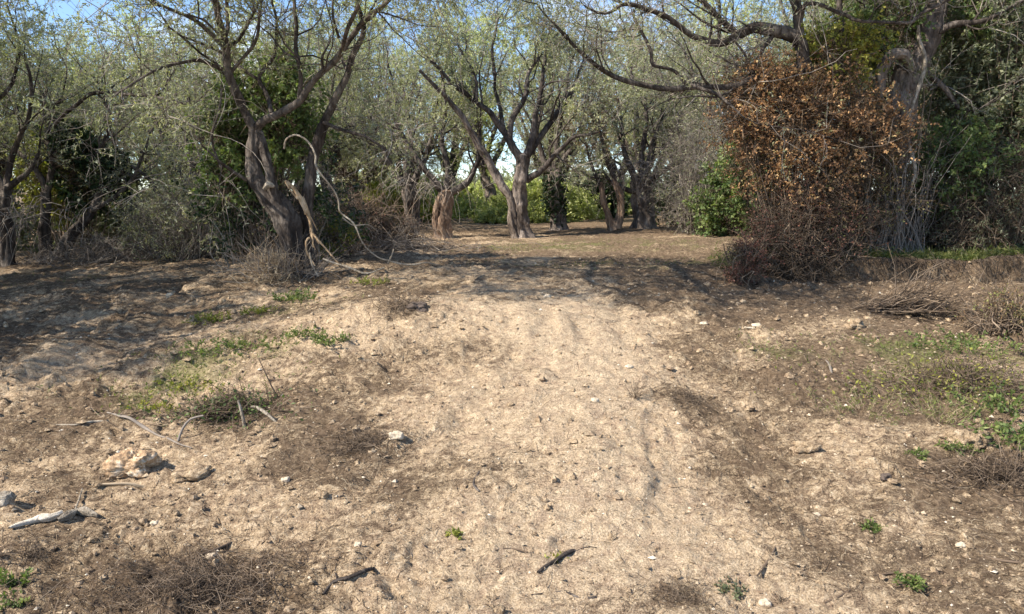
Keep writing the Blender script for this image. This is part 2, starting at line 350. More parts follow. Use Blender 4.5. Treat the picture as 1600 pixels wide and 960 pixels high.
ext = [(-8, -8, 0), (0, -8, -0.1), (8, -8, 0), (-3, 0, -0.02), (3, 0, 0.0), (0, 1.5, -0.02), (-16, 0, 0.0), (16, 0, 0.1), (-25, 20, 0.6), (25, 20, 1.0), (-30, 40, 1.0), (0, 32, 0.75), (30, 40, 1.2),
       (0, 45, 0.9), (-14, 30, 0.8), (14, 30, 1.0), (-40, -20, 0), (40, -20, 0), (0, -30, 0)]
cp = np.concatenate([cp, np.array(ext, float)])
def wr(x, y):                                # radial kernel works in a log-like depth space so near points are not over-stiff
    return np.stack([x, y], -1)
X0 = wr(cp[:, 0], cp[:, 1])
dd = np.linalg.norm(X0[:, None] - X0[None], axis=-1)
n_ = len(cp); A = np.zeros((n_ + 3, n_ + 3)); A[:n_, :n_] = dd + np.eye(n_) * -0.04
A[:n_, n_:] = np.c_[np.ones(n_), X0]; A[n_:, :n_] = A[:n_, n_:].T
WQ = np.linalg.solve(A, np.concatenate([cp[:, 2], np.zeros(3)]))
def rbf(x, y):
    x = np.clip(x, -45, 45); y = np.clip(y, -35, 50)
    out = WQ[n_] + WQ[n_ + 1] * x + WQ[n_ + 2] * y
    for k in range(n_): out = out + WQ[k] * np.sqrt((x - X0[k, 0]) ** 2 + (y - X0[k, 1]) ** 2)
    return out
def seg_side(x, y, pts):
    """signed side and distance to a polyline (left positive) with how far inside its span"""
    best = np.full(x.shape, 1e9); side = np.zeros(x.shape)
    for (ax, ay), (bx, by) in zip(pts[:-1], pts[1:]):
        dx, dy = bx - ax, by - ay; L2 = dx * dx + dy * dy
        t = np.clip(((x - ax) * dx + (y - ay) * dy) / L2, 0, 1); qx, qy = ax + t * dx, ay + t * dy
        d = np.hypot(x - qx, y - qy); s = np.sign(dx * (y - ay) - dy * (x - ax))
        m = d < best; best = np.where(m, d, best); side = np.where(m, s, side)
    return best, side
def gxy(px, py, Y): p = at(px, py, Y); return (p[0], p[1])
RIM = [gxy(1150, 440, 10.3), gxy(1190, 422, 10.1), gxy(1320, 420, 9.9), gxy(1450, 416, 9.9), gxy(1600, 412, 9.9), (9, 9.9), (14, 10.3), (22, 11)]
LEDGE = [(-9, 6.4), gxy(0, 565, 6.3), gxy(130, 505, 7.5), gxy(250, 455, 9.0), gxy(330, 430, 10.2), gxy(400, 412, 11.5)]
RUT = [gxy(1010, 600, 5.5), gxy(1022, 650, 4.9), gxy(1014, 700, 4.4), gxy(1028, 770, 3.85)]
GUL = [gxy(390, 845, 3.45), gxy(530, 775, 3.85), gxy(600, 715, 4.3), gxy(700, 660, 4.8), gxy(760, 610, 5.3)]
RIM, LEDGE, RUT, GUL = [np.array(a) for a in (RIM, LEDGE, RUT, GUL)]
MND = {k_: gxy(*k_) for k_ in [(640, 500, 7.0), (520, 560, 6.1), (240, 505, 7.6), (1130, 560, 5.9), (1180, 700, 4.4), (860, 700, 4.5), (1330, 500, 7.2)]}
def H(x, y, fine=True):
    x = np.asarray(x, float); y = np.asarray(y, float)
    z = rbf(x, y)
    w = np.clip((y + 3) / 4, 0.2, 1) * np.exp(-np.maximum(y - 14, 0) / 14)
    z = z + 0.045 * fbm2(x, y, 0.9, 3, 1) * w
    for a in [(640, 500, 7.0, 1.0, .8, .13), (520, 560, 6.1, .55, .6, .05), (240, 505, 7.6, 1.1, .7, -.11), (1130, 560, 5.9, .5, 1.4, -.08), (1180, 700, 4.4, .4, .7, -.03), (860, 700, 4.5, .7, .9, .03), (1330, 500, 7.2, 1.0, .6, .05)]:
        c_ = MND[a[:3]]; z = z + a[5] * np.exp(-((x - c_[0]) / a[3]) ** 2 - ((y - c_[1]) / a[4]) ** 2)
    jx = 0.10 * fbm2(x, y, 2.5, 3, 5); 
    d, s = seg_side(x, y, RIM); sd_ = d * s + jx
    z = z + smooth(-0.06, 0.05, sd_) * 0.24 * np.exp(-np.maximum(sd_, 0) / 1.2) * smooth(2.9, 3.6, x) - 0.07 * smooth(-0.7, 0, sd_) * (sd_ < 0) * smooth(2.9, 3.6, x)
    d, s = seg_side(x, y, LEDGE); sd_ = d * s + 1.6 * jx
    z = z - smooth(-0.05, 0.12, sd_) * 0.18 * np.exp(-np.maximum(sd_, 0) / 1.0) * (x < -2.2)
    z = z + 0.06 * np.exp(-(sd_ + 0.25) ** 2 / 0.05) * (x < -2.2)
    d, s = seg_side(x, y, RUT); sd_ = d * s + 1.1 * jx; win = smooth(3.4, 3.9, y) * (1 - smooth(5.3, 6.2, y))
    z = z - smooth(-0.04, 0.05, sd_) * 0.032 * win * np.exp(-np.maximum(sd_, 0) / 0.45)
    d, s = seg_side(x, y, GUL); sd_ = d * s + 0.8 * jx; win = smooth(3.2, 3.7, y) * (1 - smooth(5.0, 5.8, y)) * (x > -1.6)
    z = z + 0.032 * np.exp(-(sd_ - 0.12) ** 2 / 0.02) * win - 0.018 * np.exp(-(sd_ + 0.05) ** 2 / 0.006) * win
    # crawler marks over the crest of the track
    tm = smooth(6.3, 6.6, y) * (1 - smooth(7.3, 7.7, y)) * smooth(-1.1, -0.7, x) * (1 - smooth(2.2, 2.7, x))
    z = z + 0.016 * tm * np.tanh(2 * np.sin(x * 2 * np.pi / 0.38 + 1.3 * fbm2(x, y, 1.7, 3, 8))) * smooth(-.3, .3, fbm2(x, y, 1.2, 2, 9) + .15) + 0.008 * tm * np.sin(y * 2 * np.pi / 0.14 + 3 * jx)
    if fine:
        r = 0.55 + 0.45 * smooth(-0.2, 0.3, fbm2(x, y, 0.45, 2, 3)); r = r * (1 - 0.45 * np.exp(-((x - 0.35 - 0.02 * y) / 0.8) ** 2))
        b1 = np.abs(fbm2(x, y, 3.1, 3, 11)); z = z + 0.066 * r * (b1 - 0.3) * w
        z = z + 0.014 * r * fbm2(x, y, 9.5, 4, 21, 0.75) * w
        c = np.maximum(fbm2(x, y, 17, 2, 31) - 0.15, 0); z = z + 0.02 * c * r * w
    return z
def h1(x, y): return float(H(np.array([x]), np.array([y]))[0])

def patch(x, y, px, py, Y, rx, ry): 
    c = at(px, py, Y); return np.exp(-((x - c[0]) / rx) ** 2 - ((y - c[1]) / ry) ** 2)
def litter_shade_mask(x, y):
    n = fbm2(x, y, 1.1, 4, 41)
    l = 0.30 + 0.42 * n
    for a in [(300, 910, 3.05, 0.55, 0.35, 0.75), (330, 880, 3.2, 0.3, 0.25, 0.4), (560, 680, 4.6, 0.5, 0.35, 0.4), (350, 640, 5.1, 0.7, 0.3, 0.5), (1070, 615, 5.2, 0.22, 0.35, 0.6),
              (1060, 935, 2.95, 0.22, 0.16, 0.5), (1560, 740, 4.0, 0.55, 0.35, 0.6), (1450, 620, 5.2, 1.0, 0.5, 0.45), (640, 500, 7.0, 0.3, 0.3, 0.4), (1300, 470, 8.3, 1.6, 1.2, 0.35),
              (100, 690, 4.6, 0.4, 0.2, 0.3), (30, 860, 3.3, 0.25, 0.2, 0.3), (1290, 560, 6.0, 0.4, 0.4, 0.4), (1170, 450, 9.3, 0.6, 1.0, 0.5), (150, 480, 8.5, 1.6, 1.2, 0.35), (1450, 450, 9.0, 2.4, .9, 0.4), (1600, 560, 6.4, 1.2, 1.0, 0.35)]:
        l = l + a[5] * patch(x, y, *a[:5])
    l = l + 0.22 * smooth(0.9, 1.5, x + 0.25 * fbm2(x, y, 1.3, 3, 44)) * (1 - smooth(2.2, 3.6, x)) * smooth(3.0, 4.6, y) + 0.24 * smooth(7.8, 11.5, y) + 0.18 * smooth(1.0, 3.0, x) * smooth(5.0, 7.0, y) + 0.2 * smooth(17, 20, y)  # extra brown right of the track also stands in for soft shade
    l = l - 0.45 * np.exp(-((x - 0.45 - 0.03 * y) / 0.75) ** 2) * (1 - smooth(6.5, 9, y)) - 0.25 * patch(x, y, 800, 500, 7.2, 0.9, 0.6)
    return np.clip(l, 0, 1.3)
def green_mask(x, y):
    n = fbm2(x, y, 1.6, 4, 61); g = 0.0 * x
    for a in [(370, 550, 6.3, 0.8, 0.9, 0.7), (220, 590, 5.8, 1.0, 0.5, 0.55), (470, 470, 7.9, 0.8, 0.5, 0.5), (1450, 560, 6.2, 1.3, 0.5, 0.9), (1550, 620, 5.2, 0.6, 0.5, 0.8), (1000, 385, 15, 3.5, 2.2, 0.6),
              (900, 420, 10.8, 2.2, 0.9, 0.5), (1250, 540, 6.5, 0.8, 0.5, 0.3), (1400, 405, 10.9, 2.8, 0.6, 1.0), (820, 385, 14.5, 2.0, 1.5, 0.4), (90, 430, 11.5, 1.5, 1.5, 0.4)]:
        g = g + a[5] * patch(x, y, *a[:5])
    return np.clip(g * (0.75 + 0.9 * n) + 0.5 * smooth(22, 27, y), 0, 1)

def build_ground():
    rows = np.concatenate([np.linspace(-45, 1.7, 26)[:-1], np.exp(np.linspace(np.log(1.7), np.log(30), 400)), np.exp(np.linspace(np.log(30), np.log(900), 40))[1:]])
    nc = 640; u = np.linspace(-1, 1, nc); outer = np.exp(np.linspace(0, 1, 34)[1:] * 1.0)
    hw = 1.2 + 0.80 * np.maximum(rows, 0)
    Xc = u[None] * hw[:, None]
    g = np.linspace(0, 1, 31)[1:]
    Xr = hw[:, None] + (900 + rows[:, None] * 0 - hw[:, None]) * (g[None] ** 4)
    X = np.concatenate([-Xr[:, ::-1], Xc, Xr], 1); Y = np.repeat(rows[:, None], X.shape[1], 1)
    sh = X.shape; x, y = X.ravel(), Y.ravel()
    z = H(x, y)
    z = z + smooth(60, 260, y) * 2.2 + smooth(250, 900, np.hypot(x, y)) * 6
    nr, ncol = sh; i = (np.arange(nr - 1)[:, None] * ncol + np.arange(ncol - 1)[None])
    Q = np.stack([i, i + 1, i + ncol + 1, i + ncol], -1).reshape(-1, 4)
    mb = MB(); mb.add(np.stack([x, y, z], 1), Q)
    o = mb.build('ground', M_SOIL, kind='structure'); o['label'] = 'bare tan hillside soil with clods, roots and litter'
    me = o.data
    pale = np.clip(0.9 * np.exp(-((x - 0.35 - 0.03 * y) / 0.8) ** 2) * (1 - smooth(7.5, 9.5, y)) + 0.7 * patch(x, y, 760, 505, 7.2, 1.1, 0.6) + 0.5 * patch(x, y, 560, 540, 6.4, 0.6, 0.6) + 0.4 * patch(x, y, 130, 560, 6.3, 1.2, 0.5) + 0.25 * fbm2(x, y, 0.8, 3, 77), 0, 1)
    for nme, val in (('litter', litter_shade_mask(x, y)), ('green', green_mask(x, y)), ('pale', pale)):  # litter values include the shade painted right of the track
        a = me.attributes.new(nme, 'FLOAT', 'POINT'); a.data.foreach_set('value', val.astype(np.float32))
    return o
build_ground()

# ---------------------------------------------------------------- trees
def spread(lines, per_m, t0=0.3, ang=(0.5, 1.2), rr=0.55):
    """start points of side branches along limb centre lines"""
    ps, ds, rs = [], [], []
    for C, R in lines:
        L = np.linalg.norm(np.diff(C, axis=0), axis=1).sum(); n = max(1, int(L * (1 - t0) * per_m))
        a, b, c = kids(C[None], R[None], n, t0, 1.0, ang); ps.append(a); ds.append(b); rs.append(c * rr)
        ps.append(C[-1:]); ds.append(unit(C[-1:] - C[-3:-2])); rs.append(R[-1:] * 0.8)
    return np.concatenate(ps), np.concatenate(ds), np.concatenate(rs)

def crown(lines, br, tw, lf, per_m=3.0, L=(1.5, 0.75, 0.32), k=(6, 6), nleaf=9, ln=0.055, wd=0.014, trop=(0.12, 0.03, -0.04), t0=0.35,
          bare=(1.0, 2.2), base=0.0, wig=(0.22, 0.24, 0.25), cap=0.05, leafp=1.0, droopleaf=0.1, dens=1.0, wild=120):
    p, d, r = spread(lines, per_m * 1.5, t0, (0.5, 1.35))
    d = d + np.array([0, 0, 0.15])
    r = np.clip(r, 0.008, cap) * rng.uniform(.5, 1, len(p))
    A, RA = grow(p, d, L[0] * rng.uniform(0.35, 1.25, len(p)), r, 7, wig[0], trop[0], 0.25)
    tubes(br, A, RA, 5, rng.uniform(0.1, 0.8, len(A)))
    p, d, r = kids(A, RA, k[0], 0.15, 1.0, (0.5, 1.3))
    B, RB = grow(p, d, L[1] * rng.uniform(0.4, 1.3, len(p)), np.clip(r * 0.55, 0.004, 0.012), 3, wig[1] * 1.15, trop[1], 0.35)
    tubes(tw, B, RB, 3, rng.uniform(0.1, 0.9, len(B)))
    p, d, r = kids(B, RB, k[1], 0.15, 1.0, (0.5, 1.4))
    Cc, RC = grow(p, d, L[2] * rng.uniform(0.5, 1.4, len(p)), 0.0032, 1, wig[2], trop[2], 0.5)
    m = rng.uniform(size=len(Cc)) < .5
    tubes(tw, Cc[m], RC[m], 3, rng.uniform(0.2, 1, m.sum()))
    # long wandering water shoots
    p, d, r = kids(A, RA, 1, 0.1, 1.0, (0.6, 1.5)); i = rng.permutation(len(p))[:wild]
    Wd, RW = grow(p[i], d[i], rng.uniform(.7, 1.8, len(i)), .006, 8, .22, -.07, .4); tubes(tw, Wd, RW, 3, rng.uniform(.3, 1, len(i)))
    if lf is not None:
        cz = Cc[:, -1, 2] - base
        n = noise3(Cc[:, -1, 0] * 1.1, Cc[:, -1, 1] * 1.1, Cc[:, -1, 2] * 1.3) + .7 * noise3(Cc[:, -1, 0] * 2.6, Cc[:, -1, 1] * 2.6, Cc[:, -1, 2] * 3)
        keep = np.clip((.15 + .85 * smooth(bare[0] - .8, bare[1] - .6, cz + 0.8 * n)) * (0.62 + 1.9 * n), 0.02, 1) * min(1, leafp * 1.1)
        cl = np.clip(0.48 + 0.8 * n + rng.normal(size=len(Cc)) * 0.24, 0, 1)
        leaves(lf, Cc, int(nleaf * dens * 2.3), ln, wd * 1.15, droopleaf, keep=keep, clump=cl)
    return A, B, Cc

def finish(root, parts, loc):
    for nme, mb, mat, kind in parts:
        if mb.n: mb.build(nme, mat, root, loc, kind=kind)

def wl(*pts):   # pixel polyline with radius in photo pixels -> (points, radii in metres)
    a = np.array([at(p[0], p[1], p[2]) for p in pts]); r = np.array([p[3] / F * p[2] / 2 for p in pts]); return a, r

def hero_tree(name, label, loc, trunks, limbs, barkm, leafm, cr, group=None, twm=None, extra=None):
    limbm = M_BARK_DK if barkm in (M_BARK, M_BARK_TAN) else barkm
    loc = np.array(loc); root = empty(name, label, 'tree', loc, group)
    lines = []
    for i, (pts, rad) in enumerate(trunks):
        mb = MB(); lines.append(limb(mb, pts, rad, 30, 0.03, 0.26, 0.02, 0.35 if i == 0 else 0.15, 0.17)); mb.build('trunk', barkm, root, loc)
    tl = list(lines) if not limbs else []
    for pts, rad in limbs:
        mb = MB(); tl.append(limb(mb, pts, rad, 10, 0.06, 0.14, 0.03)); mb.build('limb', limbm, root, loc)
    br, tw, lf = MB(), MB(), MB()
    cr = dict(cr); cr.setdefault('base', loc[2])
    crown(tl, br, tw, lf, **cr)
    if extra: extra(br, tw, lf)
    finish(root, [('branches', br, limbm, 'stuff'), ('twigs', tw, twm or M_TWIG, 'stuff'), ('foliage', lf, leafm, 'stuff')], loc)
    return root

# 1. the big twisted olive on the left
Y = 10
def b3(p0, *rest): return [p0, *rest]
def ws(*p):
    a, r = wl(*p); return a, r * 0.84
T1 = [ws((468, 437, Y, 44), (460, 390, Y, 38), (446, 340, Y, 42), (420, 308, Y, 36), (400, 275, Y, 27), (396, 240, Y, 24), (399, 203, Y, 24)),
      ws((482, 434, Y + .15, 24), (484, 380, Y + .2, 20), (478, 330, Y + .2, 20), (484, 290, Y + .2, 18), (492, 240, Y + .15, 17), (506, 192, Y + .1, 16)),
      ws((438, 330, Y - .03, 18), (424, 290, Y - .12, 18), (420, 255, Y - .1, 15), (411, 225, Y - .05, 14), (400, 203, Y, 13))]
LB1 = [ws((399, 205, Y, 18), (385, 180, Y, 17), (371, 150, Y - .1, 16), (357, 110, Y - .2, 15), (350, 62, Y - .3, 13), (341, 14, Y - .5, 11), (325, -60, Y - .7, 8), (290, -140, Y - 1, 5)),
       ws((399, 203, Y, 17), (412, 187, Y - .1, 15), (434, 177, Y - .15, 14), (466, 160, Y - .2, 13), (487, 129, Y - .3, 12), (525, 96, Y - .4, 11), (549, 57, Y - .5, 10), (580, 22, Y - .6, 9), (625, -15, Y - .8, 7), (680, -70, Y - 1.2, 4)),
       ws((506, 192, Y + .1, 15), (530, 144, Y, 14), (549, 96, Y, 11), (566, 45, Y, 9), (560, -10, Y, 8), (590, -90, Y, 5)),
       ws((468, 158, Y - .2, 9), (470, 105, Y - .3, 8), (462, 62, Y - .2, 7), (460, 0, Y - .1, 6), (450, -80, Y, 4)),
       ws((424, 178, Y - .1, 9), (415, 144, Y + .1, 8), (408, 125, Y + .2, 7), (427, 88, Y + .3, 7), (432, 40, Y + .3, 5), (420, -30, Y + .3, 3)),
       ws((408, 128, Y + .2, 6), (372, 102, Y + .3, 6), (330, 75, Y + .2, 5), (290, 60, Y, 3)),
       ws((352, 75, Y - .3, 9), (324, 48, Y - .4, 8), (290, 25, Y - .6, 6), (240, 2, Y - .8, 5), (190, -20, Y - 1, 3)),
       ws((352, 60, Y - .3, 8), (356, 20, Y, 7), (352, -50, Y, 5)),
       ws((385, 282, Y - .05, 7), (362, 266, Y - .3, 6), (345, 254, Y - .5, 5), (314, 225, Y - .7, 3)),
       ws((506, 192, Y, 8), (540, 205, Y - .1, 6), (575, 215, Y - .2, 5), (610, 240, Y - .3, 3)),
       ws((345, 262, Y - .3, 4), (330, 215, Y - .3, 4), (341, 177, Y - .3, 4), (345, 134, Y - .2, 3)),
       ws((530, 60, Y - .4, 5), (520, 20, Y - .5, 4), (525, -40, Y - .6, 3)),
       ws((350, 110, Y - .2, 8), (300, 95, Y - .5, 6), (240, 110, Y - .9, 5), (180, 150, Y - 1.1, 3)),
       ws((355, 120, Y - .2, 6), (395, 70, Y - .3, 6), (405, 20, Y - .4, 5), (420, -40, Y - .4, 3)),
       ws((625, -15, Y - .8, 7), (640, -90, Y - 1.6, 7), (620, -190, Y - 2.6, 5), (600, -320, Y - 3.6, 3)),  # forward limbs leaving the frame, added to cast shade on the track
       ws((525, 96, Y - .4, 8), (560, 10, Y - 1.2, 7), (590, -80, Y - 2.0, 6), (650, -170, Y - 2.8, 4)),
       ws((325, -60, Y - .7, 8), (340, -150, Y - 1.6, 7), (380, -250, Y - 2.6, 5), (430, -330, Y - 3.2, 3)),
       ws((343, 14, Y - .5, 8), (280, -90, Y - 1.2, 7), (215, -170, Y - 2.0, 6), (170, -215, Y - 2.9, 4)),
       ws((325, -60, Y - .7, 7), (300, -150, Y - 1.4, 6), (300, -240, Y - 2.3, 5), (250, -330, Y - 3.4, 3)),
       ws((240, 2, Y - .8, 5), (190, -60, Y - 1.5, 5), (120, -120, Y - 2.2, 4), (40, -190, Y - 3.0, 3)),
       ws((607, 0, Y - .7, 6), (700, -60, Y - .9, 5), (790, -90, Y - 1.1, 3))]
def ex1(br, tw, lf):   # fine thorny shoots at the foot
    n = 260; a = rng.uniform(-1, 1, n); p0 = np.array([at(470, 432, Y)]) + np.stack([a * 0.45 - 0.15, rng.uniform(-.5, .25, n), rng.uniform(-.05, .1, n)], 1)
    d = np.stack([a * 0.7 + rng.normal(size=n) * .4, rng.normal(size=n) * .4 - .2, rng.uniform(.3, 1.4, n)], 1)
    A, R = grow(p0, d, rng.uniform(.25, .75, n), 0.005, 5, .2, -.05, .4); tubes(tw, A, R, 3, rng.uniform(.1, .9, n))
def ex1b(br, tw, lf):  # also adds unseen leafy limbs above the frame to shade the track
    ex1(br, tw, lf); ls = []
    for pts in [[(-2.9, 9.5, 4.9), (-3.2, 8.4, 5.0), (-3.3, 7.2, 4.9), (-3.1, 6.2, 5.0)], [(-2.0, 9.4, 4.9), (-1.9, 8.4, 4.9), (-2.1, 7.3, 5.0), (-2.2, 6.0, 5.0)], [(-2.9, 9.5, 4.9), (-4.0, 8.6, 4.9), (-4.5, 7.6, 4.8), (-4.6, 6.6, 5.0)], [(-2.0, 9.4, 4.9), (-1.0, 8.7, 4.9), (-.6, 7.8, 5.0), (-.9, 6.9, 5.1)]]:
        ls.append(limb(br, np.array(pts), np.array([.06, .05, .035, .02]), 8, .08, .2, .05))
    crown(ls, br, tw, lf, per_m=3.0, L=(.9, .6, .3), k=(6, 5), nleaf=8, ln=.055, wd=.014, bare=(.5, 1), base=l1_z, trop=(.1, .05, 0), t0=.1, wild=20)
l1_z = at(468, 434, 10)[2]
t1 = hero_tree('olive_tree', 'big twisted olive tree with forked dark trunk and splintered limb, left of the clearing', at(468, 434, Y), T1, LB1, M_BARK_DK, M_OLIVE,
          dict(per_m=3.4, L=(1.3, .75, .30), k=(6, 6), nleaf=8, bare=(1.6, 3.2), ln=.05, wd=.012, trop=(.05, .0, -.04), t0=.25, leafp=.8), extra=ex1b)
mb = MB(); l1 = at(468, 434, Y)
for dx, w, n1_, n2_, dy in [(0, 7, 0, 6, 0), (-4, 4.5, 0, 4, .02), (5, 5, 1, 5, .01), (8, 3, 2, 6, -.02), (-7, 3, 0, 3, .03), (2, 3.5, 2, 6, -.04), (10, 2.5, 3, 5, 0)]:
    base_ = [(447, 286), (458, 297), (469, 311), (478, 335), (485, 360), (491, 386)]
    pp = [(x_ + dx * (.35 + .3 * k_ / 3) + rng.normal() * 1.6, y_ + rng.normal() * 2, Y - .26 - dy - .01 * k_, max(1, w * (1 - .12 * k_))) for k_, (x_, y_) in enumerate(base_)][n1_:n2_]
    limb(mb, *wl(*pp), K=6, step=.025, rough=.8, wob=.015)
limb(mb, *wl((488, 365, Y - .3, 4), (500, 380, Y - .33, 3.5), (514, 400, Y - .35, 3), (528, 412, Y - .4, 2)), K=6, rough=.5, wob=.03)
limb(mb, *wl((484, 372, Y - .3, 4), (478, 378, Y - .34, 3), (481, 400, Y - .36, 3), (492, 418, Y - .4, 2)), K=6, rough=.5, wob=.03)
o = mb.build('broken_limb', M_WOOD, t1, l1); o['label'] = 'splintered limb of pale bare wood hanging down'
mb = MB(); cl = at(430, 320, Y - .21)
limb(mb, *wl((413, 296, Y - .20, 6), (420, 288, Y - .23, 12), (428, 293, Y - .24, 5)), K=9, rough=.25)
o = mb.build('torn_scar', M_WOODGREY, t1, l1)

def stick(name, label, pix, mat=M_TWIG, K=6, sub=(), cat='branch', group=None, wob=.01, rough=.2):
    base = at(*pix[0][:3]); mb = MB(); ln = [limb(mb, *wl(*pix), K=K, step=.03, rough=rough, wob=wob)]
    for s in sub: limb(mb, *wl(*s), K=5, step=.03, rough=.2, wob=.006)
    o = mb.build(name, mat, None, base); tag(o, label, cat, group); return o
stick('fallen_branch', 'long pale bare branch arching from the left tree down to the soil', [(444, 232, Y - .3, 3), (452, 219, Y - .4, 2.6), (468, 219, Y - .5, 3), (492, 240, Y - .6, 3), (506, 273, Y - .7, 3), (526, 314, Y - .8, 2.5), (535, 340, Y - .8, 2.6),
      (561, 364, Y - .8, 2.6), (583, 395, Y - .8, 2.5), (607, 412, Y - .8, 3), (640, 418, Y - .7, 3), (690, 413, Y - .4, 2)], M_WOODGREY, wob=.08, K=7,
      sub=[[(606, 412, Y - .8, 3), (612, 400, Y - .8, 2.5), (615, 390, Y - .8, 2)], [(535, 340, Y - .8, 3), (552, 352, Y - .7, 2.5), (575, 352, Y - .5, 2), (590, 362, Y - .4, 1.5)]])
stick('fallen_branch', 'thin pale branch lying on the soil just right of the twisted tree', [(505, 405, Y - .4, 3), (525, 412, Y - .5, 3.5), (548, 420, Y - .6, 3.5), (572, 427, Y - .7, 3), (600, 418, Y - .75, 2)], M_WOODGREY,
      sub=[[(484, 395, Y - .6, 3), (488, 415, Y - .6, 3), (497, 432, Y - .65, 2)]])

# 2. centre olive
Y = 18
T3 = [wl((815, 376, Y, 27), (810, 340, Y, 24), (811, 300, Y, 22), (815, 268, Y, 22), (818, 242, Y, 20)),
      wl((806, 372, Y - .1, 12), (800, 340, Y - .1, 12), (798, 314, Y - .1, 11), (777, 278, Y - .1, 12), (758, 244, Y - .2, 11), (739, 211, Y - .3, 10), (718, 177, Y - .5, 8), (690, 145, Y - .7, 6), (655, 110, Y - 1, 4))]
LB3 = [wl((814, 250, Y, 14), (801, 230, Y, 12), (787, 206, Y, 11), (768, 177, Y - .1, 9), (739, 158, Y - .3, 7), (712, 135, Y - .5, 6), (672, 96, Y - .8, 4)),
       wl((798, 225, Y, 9), (797, 206, Y, 9), (806, 177, Y, 8), (822, 146, Y, 8), (826, 115, Y, 6), (845, 80, Y, 4), (850, 30, Y, 3)),
       wl((822, 246, Y, 12), (832, 216, Y, 11), (836, 182, Y, 9), (845, 144, Y, 7), (851, 96, Y, 5), (862, 40, Y, 3)),
       wl((824, 244, Y, 11), (844, 215, Y + .2, 9), (866, 184, Y + .3, 8), (887, 158, Y + .4, 6), (905, 110, Y + .5, 4)),
       wl((822, 282, Y, 11), (840, 270, Y - .1, 10), (858, 254, Y - .2, 9), (872, 236, Y - .3, 7), (897, 216, Y - .4, 5), (935, 206, Y - .5, 3)),
       wl((790, 212, Y, 7), (783, 180, Y + .2, 6), (775, 140, Y + .3, 5), (770, 80, Y + .3, 4), (778, 30, Y + .3, 3)),
       wl((745, 162, Y - .3, 5), (742, 120, Y - .3, 4), (715, 70, Y - .3, 3))]
hero_tree('olive_tree', 'forked olive tree with fan of dark limbs in the centre of the clearing', at(812, 372, Y), T3, LB3, M_BARK, M_OLIVE,
          dict(per_m=3.2, L=(1.5, .8, .34), k=(6, 6), nleaf=10, bare=(1.3, 2.3), ln=.07, wd=.018, leafp=.85, trop=(.10, .02, -.03)))

# 3. shaggy pair left of the centre
def droopy(cx, cy, Yd, w, n=70):
    def f(br, tw, lf):
        p0 = at(cx, cy, Yd)[None] + rng.normal(size=(n, 3)) * np.array([w, .25, .12]); d = rng.normal(size=(n, 3)) * .6 + np.array([0, -.2, .3])
        A, R = grow(p0, d, rng.uniform(.5, 1.1, n), .008, 6, .22, -.35, .3); tubes(tw, A, R, 3, rng.uniform(.3, 1, n))
    return f
Y = 18
hero_tree('olive_tree', 'stout olive stump-trunk with orange bark, nearer of the shaggy pair left of the centre', at(693, 372, Y),
          [wl((694, 377, Y, 25), (694, 345, Y, 21), (697, 315, Y, 20), (698, 298, Y, 20)), wl((683, 374, Y - .1, 10), (680, 345, Y - .1, 9), (684, 315, Y - .1, 8), (694, 300, Y, 8))],
          [wl((698, 305, Y, 14), (680, 285, Y, 11), (662, 262, Y, 9), (640, 230, Y, 7), (618, 190, Y, 5)), wl((700, 303, Y, 13), (720, 292, Y, 11), (738, 272, Y + .1, 9), (748, 240, Y + .2, 7), (750, 190, Y + .2, 5)),
           wl((698, 300, Y, 12), (700, 262, Y, 9), (690, 220, Y, 7), (697, 170, Y, 5), (690, 110, Y, 3))], M_BARK_TAN, M_OLIVE,
          dict(per_m=3.2, L=(1.5, .85, .34), k=(6, 5), nleaf=9, bare=(1.3, 2.3), ln=.07, wd=.017, leafp=.8), extra=droopy(700, 285, Y, .5))
Y = 20
hero_tree('olive_tree', 'rough brown olive trunk, farther of the shaggy pair left of the centre', at(643, 357, Y),
          [wl((645, 362, Y, 27), (643, 335, Y, 22), (641, 307, Y, 22), (640, 290, Y, 20))],
          [wl((640, 296, Y, 13), (620, 275, Y, 10), (605, 245, Y, 8), (590, 200, Y, 5)), wl((641, 296, Y, 13), (655, 268, Y, 10), (668, 235, Y, 8), (680, 190, Y, 5)),
           wl((640, 295, Y, 11), (634, 255, Y, 9), (640, 205, Y, 7), (632, 150, Y, 4))], M_BARK, M_OLIVE,
          dict(per_m=3.2, L=(1.5, .85, .34), k=(6, 5), nleaf=9, bare=(1.3, 2.3), ln=.07, wd=.018, leafp=.85), extra=droopy(642, 285, Y, .5))

